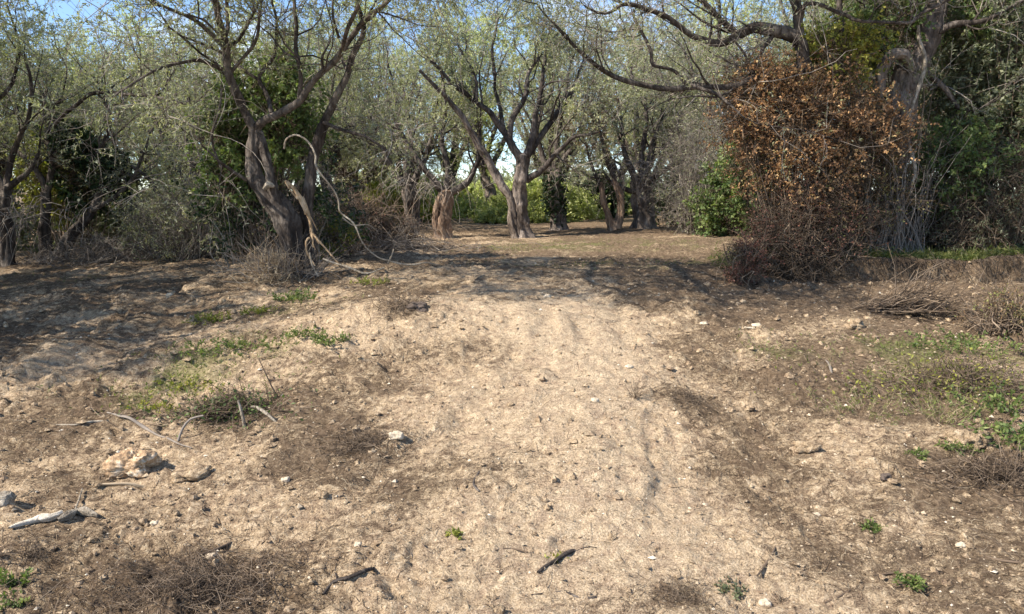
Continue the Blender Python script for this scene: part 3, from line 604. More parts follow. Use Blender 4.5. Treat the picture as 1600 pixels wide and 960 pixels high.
# 4. ivy-wrapped trunk right of the centre tree
Y = 20
def ivy_wrap(lines, n, rad, dens, mat, root, loc, ln=.08, wd=.07, name='ivy'):
    mb = MB(); 
    for C, R in lines:
        i = rng.integers(0, len(C), n); d = unit(rng.normal(size=(n, 3))); rr = R[i] * rng.uniform(.9, 1.5 + rad * 6, n)
        p = C[i] + d * rr[:, None]; e = p + unit(d + rng.normal(size=(n, 3)) * .6 - np.array([0, 0, .5])) * ln
        leaves(mb, np.stack([p, e], 1), dens, ln, wd)
    return mb.build(name, mat, root, loc, kind='stuff')
r4 = hero_tree('olive_tree', 'tree with dark ivy wrapped around its straight trunk, right behind the centre tree', at(871, 362, Y),
          [wl((871, 366, Y, 26), (870, 335, Y, 20), (867, 300, Y, 22), (866, 270, Y, 20))],
          [wl((866, 275, Y, 12), (850, 250, Y, 9), (840, 210, Y, 7), (850, 150, Y, 4)), wl((867, 275, Y, 12), (885, 245, Y, 9), (905, 210, Y, 7), (915, 150, Y, 4)), wl((866, 272, Y, 10), (870, 230, Y, 8), (880, 170, Y, 5), (890, 110, Y, 3))],
          M_BARK, M_OLIVE, dict(per_m=3, L=(1.5, .85, .34), k=(6, 5), nleaf=9, bare=(1.3, 2.3), ln=.07, wd=.018, leafp=.8))
lc = at(871, 362, Y); q = wl((869, 335, Y, 22), (867, 300, Y, 24), (866, 275, Y, 26)); C4 = resample(*q, .05)
ivy_wrap([C4], 420, .02, 3, M_IVY, r4, lc)

# 5. right group of stout olives
Y = 20
hero_tree('olive_tree', 'thick pale grey olive trunk right of the centre, under a tangle of bare twigs', at(1004, 357, Y),
          [wl((1004, 362, Y, 34), (1002, 330, Y, 27), (1001, 300, Y, 25), (1001, 275, Y, 28)), wl((1018, 358, Y + .1, 16), (1014, 320, Y + .1, 14), (1008, 285, Y + .1, 14))],
          [wl((996, 290, Y, 12), (985, 262, Y, 10), (975, 235, Y, 8), (972, 205, Y, 6), (965, 150, Y, 4)), wl((1004, 280, Y, 12), (1015, 250, Y, 10), (1020, 225, Y, 8), (1035, 180, Y, 5)),
           wl((1000, 300, Y - .1, 9), (982, 298, Y - .2, 8), (962, 288, Y - .3, 7), (940, 270, Y - .5, 4)), wl((1010, 285, Y, 10), (1040, 265, Y - .2, 8), (1070, 250, Y - .4, 6), (1110, 262, Y - .6, 4)),
           wl((1002, 275, Y, 10), (1004, 235, Y, 8), (1010, 190, Y, 6), (1005, 120, Y, 4))], M_BARK, M_OLIVE,
          dict(per_m=3.4, L=(1.6, .85, .34), k=(7, 6), nleaf=7, bare=(1.3, 2.3), ln=.07, wd=.017, leafp=.8), extra=droopy(1010, 268, Y - .2, 1.0, 260))
hero_tree('olive_tree', 'slim leaning pale olive stems between the ivy trunk and the thick grey trunk', at(958, 356, 19.5),
          [wl((958, 360, 19.5, 15), (950, 335, 19.5, 10), (943, 312, 19.5, 8), (938, 285, 19.5, 6)), wl((962, 358, 19.5, 15), (970, 330, 19.6, 12), (968, 305, 19.6, 10), (958, 280, 19.6, 8))],
          [wl((968, 308, 19.6, 8), (958, 278, 19.6, 7), (945, 240, 19.5, 5), (935, 190, 19.4, 3)), wl((938, 290, 19.5, 6), (925, 260, 19.5, 5), (915, 225, 19.5, 3))], M_BARK_TAN, M_RUST,
          dict(per_m=4, L=(1.1, .65, .3), k=(6, 6), nleaf=4, bare=(1.2, 2.0), ln=.06, wd=.016, leafp=.45), twm=M_TWIG_DK)

# 6. the right-hand tree whose limbs reach over the track
Y = 10.5
LB6 = [wl((1256, 112, Y, 18), (1250, 67, Y, 20), (1219, 50, Y, 19), (1185, 43, Y, 17), (1157, 53, Y, 14), (1123, 67, Y, 11), (1089, 60, Y - .1, 9), (1056, 38, Y - .2, 8), (1018, 17, Y - .3, 7), (979, 10, Y - .4, 6), (946, 22, Y - .5, 4), (915, 12, Y - .6, 3)),
       wl((1250, 113, Y, 13), (1204, 112, Y - .1, 11), (1170, 128, Y - .2, 10), (1137, 134, Y - .2, 9), (1075, 137, Y - .3, 8), (1027, 137, Y - .3, 8), (975, 125, Y - .4, 8), (941, 110, Y - .4, 7), (912, 86, Y - .5, 6), (884, 55, Y - .6, 5), (850, 19, Y - .7, 3)),
       wl((1150, 52, Y, 9), (1118, 22, Y, 8), (1090, -2, Y, 7), (1040, -40, Y, 5), (980, -80, Y, 4)),
       wl((1123, 64, Y, 5), (1125, 30, Y, 5), (1122, -10, Y, 4), (1115, -70, Y, 3)),
       wl((1090, 137, Y - .3, 6), (1118, 148, Y - .4, 6), (1142, 163, Y - .5, 4), (1165, 182, Y - .6, 3)),
       wl((1073, 134, Y - .3, 6), (1056, 113, Y - .3, 5), (1018, 103, Y - .3, 5), (1015, 77, Y - .3, 5), (998, 43, Y - .3, 4), (988, 22, Y - .3, 3)),
       wl((1250, 60, Y, 14), (1243, 0, Y, 12), (1235, -80, Y, 9), (1200, -180, Y, 6)),
       wl((1250, 30, Y, 9), (1262, 8, Y - .2, 6), (1320, 22, Y - .4, 5), (1340, 30, Y - .5, 5), (1416, 36, Y - .6, 5), (1440, 20, Y - .6, 5), (1487, -3, Y - .7, 4)),
       wl((1243, 0, Y, 9), (1180, -50, Y - .3, 7), (1100, -110, Y - .6, 6), (1000, -150, Y - 1, 4)),
       wl((1240, -20, Y, 9), (1290, -90, Y - .3, 7), (1360, -160, Y - .6, 6)), 
       wl((1315, 50, Y + .3, 8), (1312, 0, Y + .3, 8), (1318, -60, Y + .3, 6))]
def ex6(br, tw, lf):  # unseen leafy limbs above the frame, added to shade the right bank
    ls = []
    for pts in [[(3.9, 10.4, 4.9), (3.2, 9, 5.1), (2.4, 7.6, 5.2), (1.8, 6.4, 5.1)], [(3.9, 10.4, 4.9), (4.5, 8.8, 5.2), (4.3, 7.2, 5.3)], [(3.6, 9.8, 5.0), (2.0, 9.2, 5.3), (.6, 8.0, 5.2)]]:
        ls.append(limb(br, np.array(pts), np.array([.07, .055, .04, .02][:len(pts)]), 8, .08, .2, .05))
    crown(ls, br, tw, lf, per_m=3.2, L=(.9, .6, .3), k=(6, 6), nleaf=9, ln=.055, wd=.015, bare=(.5, 1), base=.5, trop=(.1, .05, 0), t0=.1, wild=20)
hero_tree('olive_tree', 'large olive tree rising behind the rust bush, long dark limbs reaching left over the track', at(1290, 400, Y + .9),
          [wl((1290, 405, Y + 1, 42), (1285, 330, Y + .9, 36), (1275, 250, Y + .6, 30), (1262, 170, Y + .3, 27), (1253, 100, Y, 24))], LB6, M_BARK_DK, M_OLIVE,
          dict(per_m=3.2, L=(1.15, .65, .28), k=(6, 5), nleaf=7, bare=(1.5, 2.5), ln=.045, wd=.011, leafp=.5, trop=(.07, .02, -.03), t0=.12), extra=ex6)

# 7. the gnarled vine-hung tree at the right
Y = 11.3
r7 = hero_tree('olive_tree', 'gnarled grey trunk hung with bare vines at the right, beside the rust bush', at(1385, 400, Y),
          [wl((1388, 405, Y, 44), (1390, 330, Y, 34), (1396, 260, Y, 34), (1402, 205, Y, 36), (1408, 160, Y, 44), (1422, 112, Y, 42), (1446, 60, Y, 34), (1464, 0, Y, 30), (1470, -70, Y, 24)),
           wl((1378, 150, Y - .25, 12), (1376, 115, Y - .3, 14), (1390, 88, Y - .3, 16), (1412, 84, Y - .25, 14), (1424, 110, Y - .2, 10))],
          [wl((1464, 0, Y, 18), (1500, -60, Y, 12), (1540, -120, Y, 8)), wl((1460, 10, Y, 16), (1430, -60, Y, 12), (1400, -130, Y, 8)), wl((1446, 60, Y, 14), (1490, 40, Y - .2, 10), (1540, 30, Y - .3, 7), (1600, 0, Y - .4, 5)),
           wl((1425, 100, Y, 12), (1465, 130, Y, 9), (1500, 170, Y - .1, 6)), wl((1390, 95, Y, 10), (1365, 50, Y, 8), (1350, -10, Y, 6))], M_BARK, M_OLIVE_DK,
          dict(per_m=3, L=(1.2, .7, .3), k=(6, 6), nleaf=7, bare=(1.5, 2.5), ln=.055, wd=.016, leafp=.8))
def vines():
    mb = MB(); loc = at(1385, 400, Y)
    n = 150; px = rng.uniform(1345, 1445, n); 
    p0 = np.array([at(a, b, Y - .45 + c) for a, b, c in zip(px, rng.uniform(395, 408, n), rng.uniform(-.3, .4, n))])
    d = np.stack([rng.normal(size=n) * .16 + (1390 - px) * .001, rng.normal(size=n) * .1, np.ones(n)], 1)
    A, R = grow(p0, d, rng.uniform(.5, 2.3, n), rng.uniform(.002, .007, n), 12, .15, .06, .5); tubes(mb, A, R, 4, rng.uniform(.2, 1, n))
    mb.build('vine_stems', M_TWIG, r7, loc, kind='stuff')
vines()
for nm, lab, pts, m in [('vine', 'pale bent vine dangling in mid air with a kink at its end', [(1435, 40, Y - .6, 4), (1436, 62, Y - .6, 5), (1445, 105, Y - .6, 6), (1431, 149, Y - .6, 5.5), (1420, 192, Y - .6, 5), (1420, 230, Y - .6, 5), (1431, 270, Y - .6, 6), (1426, 290, Y - .6, 5), (1420, 308, Y - .6, 3)], M_WOODGREY),
                   ('vine', 'long straight pale stem rising from the grass edge', [(1361, 402, Y - .7, 5), (1356, 320, Y - .7, 4.5), (1352, 240, Y - .7, 4), (1344, 158, Y - .7, 4), (1337, 96, Y - .7, 3)], M_WOODGREY),
                   ('vine', None, [(1371, 402, Y - .65, 4), (1384, 330, Y - .6, 4), (1381, 290, Y - .6, 3), (1386, 230, Y - .6, 2)], M_TWIG),
                   ('vine', None, [(1408, 400, Y - .65, 4), (1402, 340, Y - .6, 3), (1412, 290, Y - .6, 3), (1418, 240, Y - .6, 2)], M_TWIG),
                   ('vine', None, [(1445, 400, Y - .65, 4), (1420, 350, Y - .6, 3), (1404, 310, Y - .6, 3), (1396, 250, Y - .6, 2)], M_TWIG)]:
    mb = MB(); limb(mb, *wl(*pts), K=6, rough=.2, wob=.03); o = mb.build(nm, m, r7, at(1385, 400, Y))
    if lab: o['label'] = lab

# ---------------------------------------------------------------- shrubs built from many shoots
def shrub(name, label, cx, by, Yd, blobs, mat, stemm=M_TWIG_DK, n=500, ln=.045, wd=.025, nleaf=10, group=None, cat='bush', stems=120, leafp=1.0, sub=4, tw_len=.35):
    """blobs: (px,py,Y,rx,rz,ry) ellipsoids in photo pixels/m filled with leafy shoots; stems rise from the base"""
    base = at(cx, by, Yd); base[2] = h1(base[0], base[1]); root = empty(name, label, cat, base, group)
    st, tw, lf = MB(), MB(), MB(); allp = []
    for (px, py, YY, rx, rz, ry, wgt) in blobs:
        c = at(px, py, YY); m = int(n * wgt); u = unit(rng.normal(size=(m, 3))) * (rng.uniform(0.15, 1, m) ** 0.45)[:, None]; u = u * (1 + 0.75 * noise3(u[:, 0] * 2.1 + px * .1, u[:, 1] * 2.1 + py * .1, u[:, 2] * 2.1))[:, None]
        p = c + u * np.array([rx / F * YY, ry, rz / F * YY]); k = p[:, 2] > h1(c[0], c[1]) + .02; p = p[k]; u = u[k]
        A, R = grow(p, u + rng.normal(size=p.shape) * .7 + np.array([0, 0, .3]), tw_len * rng.uniform(.5, 1.3, len(p)), .004, 2, .36, 0, .4)
        tubes(tw, A, R, 3, rng.uniform(0, 1, len(p)))
        p2, d2, r2 = kids(A, R, sub, .2, 1, (.4, 1.2)); B, RB = grow(p2, d2, tw_len * .5 * rng.uniform(.5, 1.3, len(p2)), .0022, 1, .25, 0, .6)
        tubes(tw, B, RB, 3, rng.uniform(0, 1, len(p2)))
        nz = fbm2(B[:, -1, 0] * 1.0 + B[:, -1, 2] * .8, B[:, -1, 1] + B[:, -1, 2], 2.2, 3, int(px) % 30)
        keep = np.clip(.5 + 2.4 * nz, 0, 1) * leafp; cl = np.clip(.45 + .9 * nz + rng.normal(size=len(B)) * .22, 0, 1)
        leaves(lf, B, nleaf, ln, wd, .15, keep=keep, clump=cl, along=.3); allp.append(p)
    ap = np.concatenate(allp); s = ap[rng.integers(0, len(ap), stems)]
    w = (blobs[0][3]) / F * Yd
    p0 = np.stack([base[0] + (s[:, 0] - base[0]) * .3 + rng.normal(size=stems) * .12, base[1] + (s[:, 1] - base[1]) * .5, np.full(stems, base[2] - .05)], 1)
    t = np.linspace(0, 1, 8)[None, :, None]; mid = np.zeros((stems, 8, 3)) + rng.normal(size=(stems, 1, 3)) * .15 * np.sin(t * np.pi) + rng.normal(size=(stems, 8, 3)) * .015
    A = p0[:, None] * (1 - t) + s[:, None] * t + mid
    tubes(st, A, rng.uniform(.004, .014, stems)[:, None] * np.linspace(1, .35, 8)[None], 4, rng.uniform(.1, 1, stems))
    finish(root, [('stems', st, stemm, 'stuff'), ('twigs', tw, stemm, 'stuff'), ('foliage', lf, mat, 'stuff')], base)
    return root

shrub('rust_bush', 'tall tangled bush of rust brown dead leaves on the right side of the track', 1250, 402, 10.6,
      [(1190, 165, 10.6, 36, 34, .4, .8), (1240, 185, 10.5, 45, 40, .5, .9), (1300, 165, 10.7, 32, 32, .4, .5), (1320, 225, 10.6, 38, 34, .4, .5), (1385, 205, 10.7, 20, 20, .3, .2), (1165, 205, 10.4, 18, 26, .3, .2), (1180, 120, 10.6, 20, 14, .3, .15), (1290, 120, 10.7, 26, 16, .3, .2), (1215, 250, 10.5, 34, 34, .4, .45), (1265, 290, 10.4, 36, 40, .4, .35)],
      M_RUST, n=600, nleaf=13, ln=.038, wd=.023, stems=150, leafp=.66, tw_len=.42)
shrub('brown_bush', 'brown and green mottled thicket right of the rust bush, under the pale stems', 1330, 404, 10.9,
      [(1330, 250, 10.9, 40, 60, .4, 1.0), (1300, 330, 10.7, 50, 50, .5, .9), (1370, 300, 11.0, 32, 70, .4, .8), (1250, 340, 10.8, 40, 40, .4, .5)], M_MIX, n=430, nleaf=9, ln=.032, wd=.018, stems=120, leafp=.7, tw_len=.45)
shrub('red_bush', 'dull red leafed thicket at the foot of the rust bush', 1250, 405, 10.2, [(1235, 345, 10.3, 45, 40, .5, 1.0), (1200, 385, 10.2, 30, 20, .4, .4), (1310, 365, 10.3, 50, 35, .5, .7)], M_RED, n=300, nleaf=6, leafp=.5, ln=.032, wd=.018, stems=200)
shrub('red_bush', 'small dull red shrub hanging over the earth bank left of the rim', 1165, 448, 9.3, [(1165, 405, 9.3, 22, 18, .2, 1), (1158, 432, 9.2, 14, 14, .15, .4)], M_RED, n=260, nleaf=5, ln=.026, wd=.015, stems=50, tw_len=.14)
shrub('yellow_bush', 'yellowing leafy bush perched high above the rust bush', 1300, 402, 10.9, [(1292, 98, 10.8, 36, 34, .4, 1), (1330, 75, 10.8, 22, 25, .3, .4)], M_YELLOW, n=330, nleaf=9, ln=.05, wd=.03, stems=14)
shrub('green_creeper', 'fresh green creeper crown at the top right beside the gnarled trunk', 1380, 402, 11.8, [(1375, 25, 11.6, 55, 50, .6, 1), (1345, 75, 11.7, 35, 35, .5, .5), (1500, 20, 11.9, 50, 40, .6, .6)], M_GREEN, n=420, nleaf=9, ln=.06, wd=.035, stems=16)
shrub('yellow_bush', 'bright yellow green bush right of the gnarled trunk', 1485, 402, 11.5, [(1488, 250, 11.3, 38, 40, .5, .8), (1460, 290, 11.3, 26, 26, .4, .3), (1530, 235, 11.4, 30, 30, .4, .3)], M_GREEN, n=300, nleaf=9, ln=.06, wd=.035, stems=60)
shrub('dark_bush', 'tall dark green wall of foliage filling the right edge', 1560, 402, 12, [(1560, 90, 12, 80, 110, 1, 1.4), (1510, 130, 12.3, 60, 90, .8, .8), (1620, 200, 11.8, 80, 130, 1, 1.2), (1560, 230, 12, 60, 60, .8, .6)], M_OLIVE_DK, n=460, nleaf=10, ln=.085, wd=.035, stems=120)
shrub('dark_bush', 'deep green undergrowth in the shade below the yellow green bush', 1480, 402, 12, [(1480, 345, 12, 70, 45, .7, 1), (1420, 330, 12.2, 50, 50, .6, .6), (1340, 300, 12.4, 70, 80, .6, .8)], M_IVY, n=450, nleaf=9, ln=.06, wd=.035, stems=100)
shrub('grey_thicket', 'grey brown twiggy thicket leaning over the grass at the right edge', 1570, 402, 11, [(1560, 320, 10.9, 70, 45, .6, 1.3), (1620, 290, 10.8, 50, 60, .6, 1.0), (1530, 370, 10.8, 60, 25, .4, .7)], M_OLIVE_DK, stemm=M_TWIG_DK, n=330, nleaf=6, leafp=.7, ln=.04, wd=.014, stems=220)
shrub('green_bush', 'fresh green bush in the gap between the grey trunk and the rust bush', 1150, 366, 17, [(1155, 285, 17, 42, 50, .8, 1.2), (1130, 335, 17, 40, 28, .6, .7), (1185, 330, 16.8, 30, 35, .6, .5)], M_GREEN, n=420, nleaf=10, ln=.08, wd=.045, stems=60)
shrub('grey_thicket', 'pale grey tangle of dead twigs between the grey trunk and the green bush', 1095, 362, 18, [(1085, 270, 18, 50, 55, .8, 1.2), (1110, 220, 18, 45, 45, .8, .8), (1090, 330, 17.6, 35, 25, .5, .5)], M_OLIVE, stemm=M_TWIG, n=420, nleaf=4, leafp=.5, ln=.06, wd=.015, stems=140, tw_len=.55)
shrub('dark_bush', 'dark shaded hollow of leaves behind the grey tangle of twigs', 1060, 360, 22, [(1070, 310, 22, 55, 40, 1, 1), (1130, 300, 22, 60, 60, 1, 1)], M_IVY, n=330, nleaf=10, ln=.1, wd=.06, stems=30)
# left side
shrub('ivy_bush', 'bright green ivy mass behind the fork of the twisted tree', 400, 412, 11.4, [(365, 200, 11.4, 32, 70, .4, 1.2), (450, 205, 11.3, 35, 40, .4, .8), (435, 140, 11.4, 40, 40, .4, .6), (370, 285, 11.4, 30, 30, .4, .5)], M_GREEN, n=420, nleaf=10, ln=.06, wd=.04, stems=60)
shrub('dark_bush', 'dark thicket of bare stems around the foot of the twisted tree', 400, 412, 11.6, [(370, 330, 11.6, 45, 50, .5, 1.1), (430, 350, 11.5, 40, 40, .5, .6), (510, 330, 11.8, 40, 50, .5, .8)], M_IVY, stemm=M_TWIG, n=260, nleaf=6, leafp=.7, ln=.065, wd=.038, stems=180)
shrub('ivy_bush', 'black green ivy clump hanging on the trees at the far left', 135, 408, 14.6, [(140, 265, 14.5, 38, 42, .5, 1), (110, 240, 14.5, 22, 25, .4, .4)], M_IVY, n=430, nleaf=10, ln=.08, wd=.05, stems=40)
shrub('green_bush', 'light green leafy bush between the far left trunks', 105, 408, 14.8, [(98, 300, 14.7, 28, 38, .5, 1), (80, 250, 14.8, 35, 30, .5, .5)], M_YELLOW, n=330, nleaf=9, ln=.07, wd=.04, stems=40)
shrub('dark_bush', 'dark undergrowth filling the hollow left of the middle of the wood', 200, 405, 16.5, [(200, 350, 16.5, 50, 55, 1, 1.2), (250, 330, 16.8, 45, 50, 1, .8), (130, 360, 16.5, 60, 45, 1, .8), (30, 350, 16.5, 60, 55, 1, .8)], M_OLIVE_DK, n=320, nleaf=9, ln=.09, wd=.056, stems=60)
shrub('grey_thicket', 'brown tangle of stems and old vines left of the twisted tree', 290, 402, 13.5, [(285, 350, 13.5, 50, 45, .6, 1.1), (330, 330, 13.3, 40, 60, .5, 1), (240, 365, 13.7, 35, 28, .4, .5)], M_OLIVE, stemm=M_TWIG, n=430, nleaf=7, leafp=.9, ln=.05, wd=.017, stems=240, tw_len=.45)
shrub('green_bush', 'small bright green bush beside the thorny foot of the twisted tree', 520, 395, 12.2, [(520, 375, 12.2, 26, 10, .3, 1)], M_YELLOW, n=130, nleaf=9, ln=.05, wd=.03, stems=20)
shrub('green_bush', 'yellow green bush behind the brown brush heap', 610, 358, 22, [(610, 325, 22, 35, 22, .8, 1)], M_YELLOW, n=300, nleaf=9, ln=.09, wd=.055, stems=20)

# further trunks at the far left
Y = 14
hero_tree('olive_tree', 'dark upright trunk joined to a reddish leaning trunk at the far left', at(75, 408, Y),
          [wl((71, 412, Y, 22), (70, 370, Y, 17), (72, 335, Y, 15), (72, 300, Y, 14)), wl((88, 408, Y, 20), (100, 385, Y, 17), (118, 360, Y, 15), (144, 330, Y + .1, 13), (160, 295, Y + .2, 10))],
          [wl((72, 302, Y, 11), (60, 270, Y, 9), (35, 245, Y, 7), (0, 225, Y, 4)), wl((72, 302, Y, 11), (82, 260, Y, 9), (75, 205, Y, 7), (95, 150, Y, 5)), wl((158, 298, Y, 9), (150, 250, Y, 7), (170, 200, Y, 6), (160, 130, Y, 4)),
           wl((144, 330, Y, 8), (190, 300, Y, 6), (215, 260, Y, 5), (240, 200, Y, 3)), wl((78, 200, Y - .5, 6), (144, 148, Y - 1, 6), (240, 153, Y - 1.4, 5), (300, 165, Y - 1.8, 3))], M_BARK_DK, M_OLIVE,
          dict(per_m=3.4, L=(1.3, .75, .3), k=(6, 6), nleaf=9, bare=(1.7, 2.8), ln=.055, wd=.015, leafp=.9))
Y = 13.2
hero_tree('olive_tree', 'tree at the left edge with pale drooping twigs and a dark trunk', at(8, 412, Y),
          [wl((8, 416, Y, 22), (12, 370, Y, 18), (5, 330, Y, 17), (10, 290, Y, 14))],
          [wl((10, 295, Y, 11), (38, 275, Y, 8), (60, 240, Y, 5)), wl((8, 295, Y, 11), (-15, 250, Y, 9), (-20, 190, Y, 7), (20, 130, Y, 5)), wl((8, 295, Y, 10), (20, 240, Y, 8), (48, 165, Y - .3, 6), (40, 90, Y - .5, 4)),
           wl((-20, 190, Y, 6), (-60, 120, Y, 5), (-60, 40, Y, 4)), wl((20, 130, Y, 5), (30, 70, Y - .3, 4), (10, 10, Y - .5, 3))], M_BARK_DK, M_OLIVE,
          dict(per_m=3.6, L=(1.2, .7, .3), k=(6, 6), nleaf=9, bare=(1.3, 2.4), ln=.052, wd=.014, leafp=.9), extra=droopy(20, 330, Y, .7, 120))
Y = 15
hero_tree('olive_tree', 'crooked trunk with a bent black branch in the middle of the left wood', at(287, 395, Y),
          [wl((287, 402, Y, 16), (289, 360, Y, 14), (285, 320, Y, 13), (290, 290, Y, 11))],
          [wl((285, 318, Y, 8), (262, 316, Y - .2, 7), (245, 300, Y - .3, 7), (230, 278, Y - .3, 6), (192, 249, Y - .4, 4)), wl((290, 292, Y, 9), (300, 255, Y, 7), (285, 200, Y, 5)), wl((290, 292, Y, 9), (265, 240, Y, 7), (240, 180, Y, 5)),
           wl((289, 330, Y, 8), (320, 310, Y - .2, 6), (335, 280, Y - .3, 4))], M_BARK_DK, M_OLIVE,
          dict(per_m=3.4, L=(1.4, .8, .3), k=(6, 6), nleaf=9, bare=(1.5, 2.8), ln=.06, wd=.015, leafp=.85))

# generic models reused for the wood behind
def template(seed, h=1.6, spreadx=1.8, top=5.6, nl=5, leafm=M_OLIVE, barkm=M_BARK, lw=(.075, .019), leafp=.9, bare=(1.3, 2.3), per_m=2.2):
    global rng
    keep = rng; rng = np.random.default_rng(seed)
    root = empty('olive_tree', 'tree', 'tree', (0, -300 - seed, 0))
    lx, ly = rng.normal(size=2) * .25
    mb = MB(); tr = limb(mb, np.array([(0, 0, -.15), (lx * .4, ly * .4, h * .5), (lx, ly, h)]), np.array([.26, .2, .19]), 16, .08, .2, .03, .4, .2); mb.build('trunk', barkm, root)
    lines = []; mbs = MB()
    for k in range(nl):
        a = k / nl * 2 * np.pi + rng.uniform(-.4, .4); r = spreadx * rng.uniform(.6, 1.1); zt = rng.uniform(.75, 1.0) * top
        pts = np.array([(lx, ly, h - .1), (lx + r * .35 * np.cos(a), ly + r * .35 * np.sin(a), h + (zt - h) * .25), (lx + r * .75 * np.cos(a + .2), ly + r * .75 * np.sin(a + .2), h + (zt - h) * .6), (lx + r * np.cos(a + .1), ly + r * np.sin(a + .1), zt)])
        lines.append(limb(mbs, pts, np.array([.11, .085, .055, .03]), 8, .12, .15, .04))
    mbs.build('limbs', M_BARK_DK, root, kind='stuff')
    br, tw, lf = MB(), MB(), MB()
    crown(lines, br, tw, lf, per_m=per_m, L=(1.5, .85, .36), k=(6, 5), nleaf=9, ln=lw[0], wd=lw[1], bare=bare, leafp=leafp, t0=.12, trop=(.02, -.02, -.05))
    finish(root, [('branches', br, barkm, 'stuff'), ('twigs', tw, M_TWIG, 'stuff'), ('foliage', lf, leafm, 'stuff')], (0, 0, 0))
    rng = keep
    return root
TPL = [template(11), template(12, 1.3, 2.1, 5.0, 6), template(13, 1.9, 1.6, 6.4, 5, M_OLIVE, M_BARK_DK), template(14, 1.2, 2.2, 5.2, 6, M_OLIVE_DK, M_BARK_DK), template(15, 1.5, 1.9, 5.8, 5, M_FIELD, M_BARK, (.09, .024), 1.0, (.8, 1.6))]
used = set()
def place(k, px, Yd, sc, rz, label, group=None):
    x = (px - 800) / F * Yd; z = h1(x, Yd) - .03
    t = TPL[k]
    if k not in used:
        used.add(k); t.location = (x, Yd, z); t.rotation_euler = (0, 0, rz); t.scale = (sc,) * 3; t['label'] = label
        if group: t['group'] = group
        return t
    return copy_tree(t, (x, Yd, z), rz, sc, label, group)
GW = 'olive trees massed deep in the wood'
LL = 'grey green olive tree massed in the wood behind the left trunks'
LR = 'grey green olive tree massed in the wood behind the right thicket'
for k, px, Yd, sc, rz in [(0, 150, 18, 1.0, .3), (1, 30, 19, 1.1, 1.3), (2, 250, 19.5, 1.0, 2.2), (0, 350, 17.5, .9, 4.1), (3, -80, 17, 1.2, .5), (1, 430, 19, .95, 5.0), (2, 530, 20, .9, 3.3), (1, 560, 24, 1.05, .2),
                          (4, 90, 24, 1.3, 2.2), (0, 200, 26, 1.4, 5.2), (4, 330, 25, 1.3, .2), (2, 450, 26, 1.3, 1.1), (3, -120, 24, 1.4, 3.1), (0, 20, 30, 1.6, 2), (1, 260, 32, 1.6, 4), (2, 500, 33, 1.4, 4.4), (0, 120, 36, 1.9, 1), (1, 400, 38, 1.8, 3)]:
    lab = {150: 'olive tree behind the far left reddish leaning trunk', 30: 'olive tree behind the two trunks nearest the left edge', 250: 'olive tree behind the dark hollow in the left wood', 350: 'olive tree just behind the ivy mass of the twisted tree', -80: 'pale dense olive crown cut off by the left edge', 430: 'olive tree seen through the fork of the twisted tree', 530: 'olive tree behind the right arm of the twisted tree', 560: 'olive tree rising above the brown brush heap'}.get(px, LL) if Yd < 24.5 else LL
    place(k, px, Yd, sc * (.66 if Yd > 22 else .78) * (1.12 if 300 < px else 1), rz, lab, GW)
for k, px, Yd, sc, rz in [(0, 1100, 21.5, 1.05, 1.1), (1, 1200, 19, 1.1, 2.1), (2, 1290, 18, 1.15, .3), (3, 1400, 16.5, 1.1, 3.3), (1, 1500, 17, 1.2, 4.4), (3, 1600, 15.5, 1.1, .9), (0, 1680, 18, 1.3, 5), (4, 1160, 26, 1.3, 1.9),
                          (2, 1060, 27, 1.25, 2.6), (0, 1330, 24, 1.4, 2.2), (3, 1480, 23, 1.5, 1.2), (2, 1620, 25, 1.6, 3.1), (0, 1220, 33, 1.7, 1), (1, 1420, 32, 1.8, 5), (4, 1020, 35, 1.3, .4)]:
    lab = {1100: 'olive tree over the pale tangle of dead twigs', 1200: 'olive tree above the green bush beside the rust bush', 1290: 'olive tree directly behind the rust bush', 1400: 'dark olive tree behind the gnarled vine-hung trunk', 1500: 'olive tree behind the bright yellow green bush', 1600: 'dark olive tree behind the wall of foliage at the right edge', 1680: 'olive tree past the right edge with crown over the corner'}.get(px, LR) if Yd < 22 else LR
    place(k, px, Yd, sc * (.86 if px < 1250 else .95), rz, lab, GW)
for k, px, Yd, sc, rz, lab in [(1, 640, 23.5, .95, .6, 'tall thin crowned olive directly behind the rough brown trunk'), (0, 560, 24.5, 1.0, 2.9, 'olive tree behind the brown brush heap'),
                          (1, 872, 26, 1.0, 1.4, 'broad olive standing behind the ivy trunk'), (0, 1008, 23.0, 1.0, .1, 'olive tree behind the thick grey trunk'), (4, 520, 28, 1.1, 2.0, 'large pale olive far behind the brown brush heap')]:
    place(k, px, Yd, sc, rz, lab)
for k, px, Yd, sc, rz, lab in [(1, 600, 31, 1.3, .6, 'far olive canopy left of the gap, above the scrub'), (4, 690, 33, 1.2, 2.2, 'far olive canopy between the shaggy pair and the centre tree'), (4, 775, 31, 1.2, 5.2, 'far olive canopy seen behind the limbs of the centre tree'),
                          (1, 960, 32, 1.3, 3.3, 'far olive canopy right of the ivy trunk'), (4, 1050, 31, 1.2, 1.3, 'far pale olive canopy behind the thick grey trunk'), (4, 880, 36, 1.25, 4.4, 'farthest olive canopy, over the sky gap beside the ivy trunk')]:
    place(k, px, Yd, sc, rz, lab)
# trees outside the picture on the sunny side, which shade the slope and the far half of the track
for k, x, y, sc, rz in [(0, -9.6, 9.4, 1.15, 1), (3, -9.4, 5.4, 1.0, 2), (3, -9.2, 7.4, 1.1, 4.4), (1, -16, 12, 1.2, 4), (1, -10.4, 10.4, 1.0, .7), (3, -12.5, 7.0, 1.1, 5), (0, -14, 14, 1.1, 3)]:
    t = copy_tree(TPL[k], (x, y, h1(x, y)), rz, sc, 'olive tree just beyond the left edge that shades the slope', 'olive trees beyond the left edge')

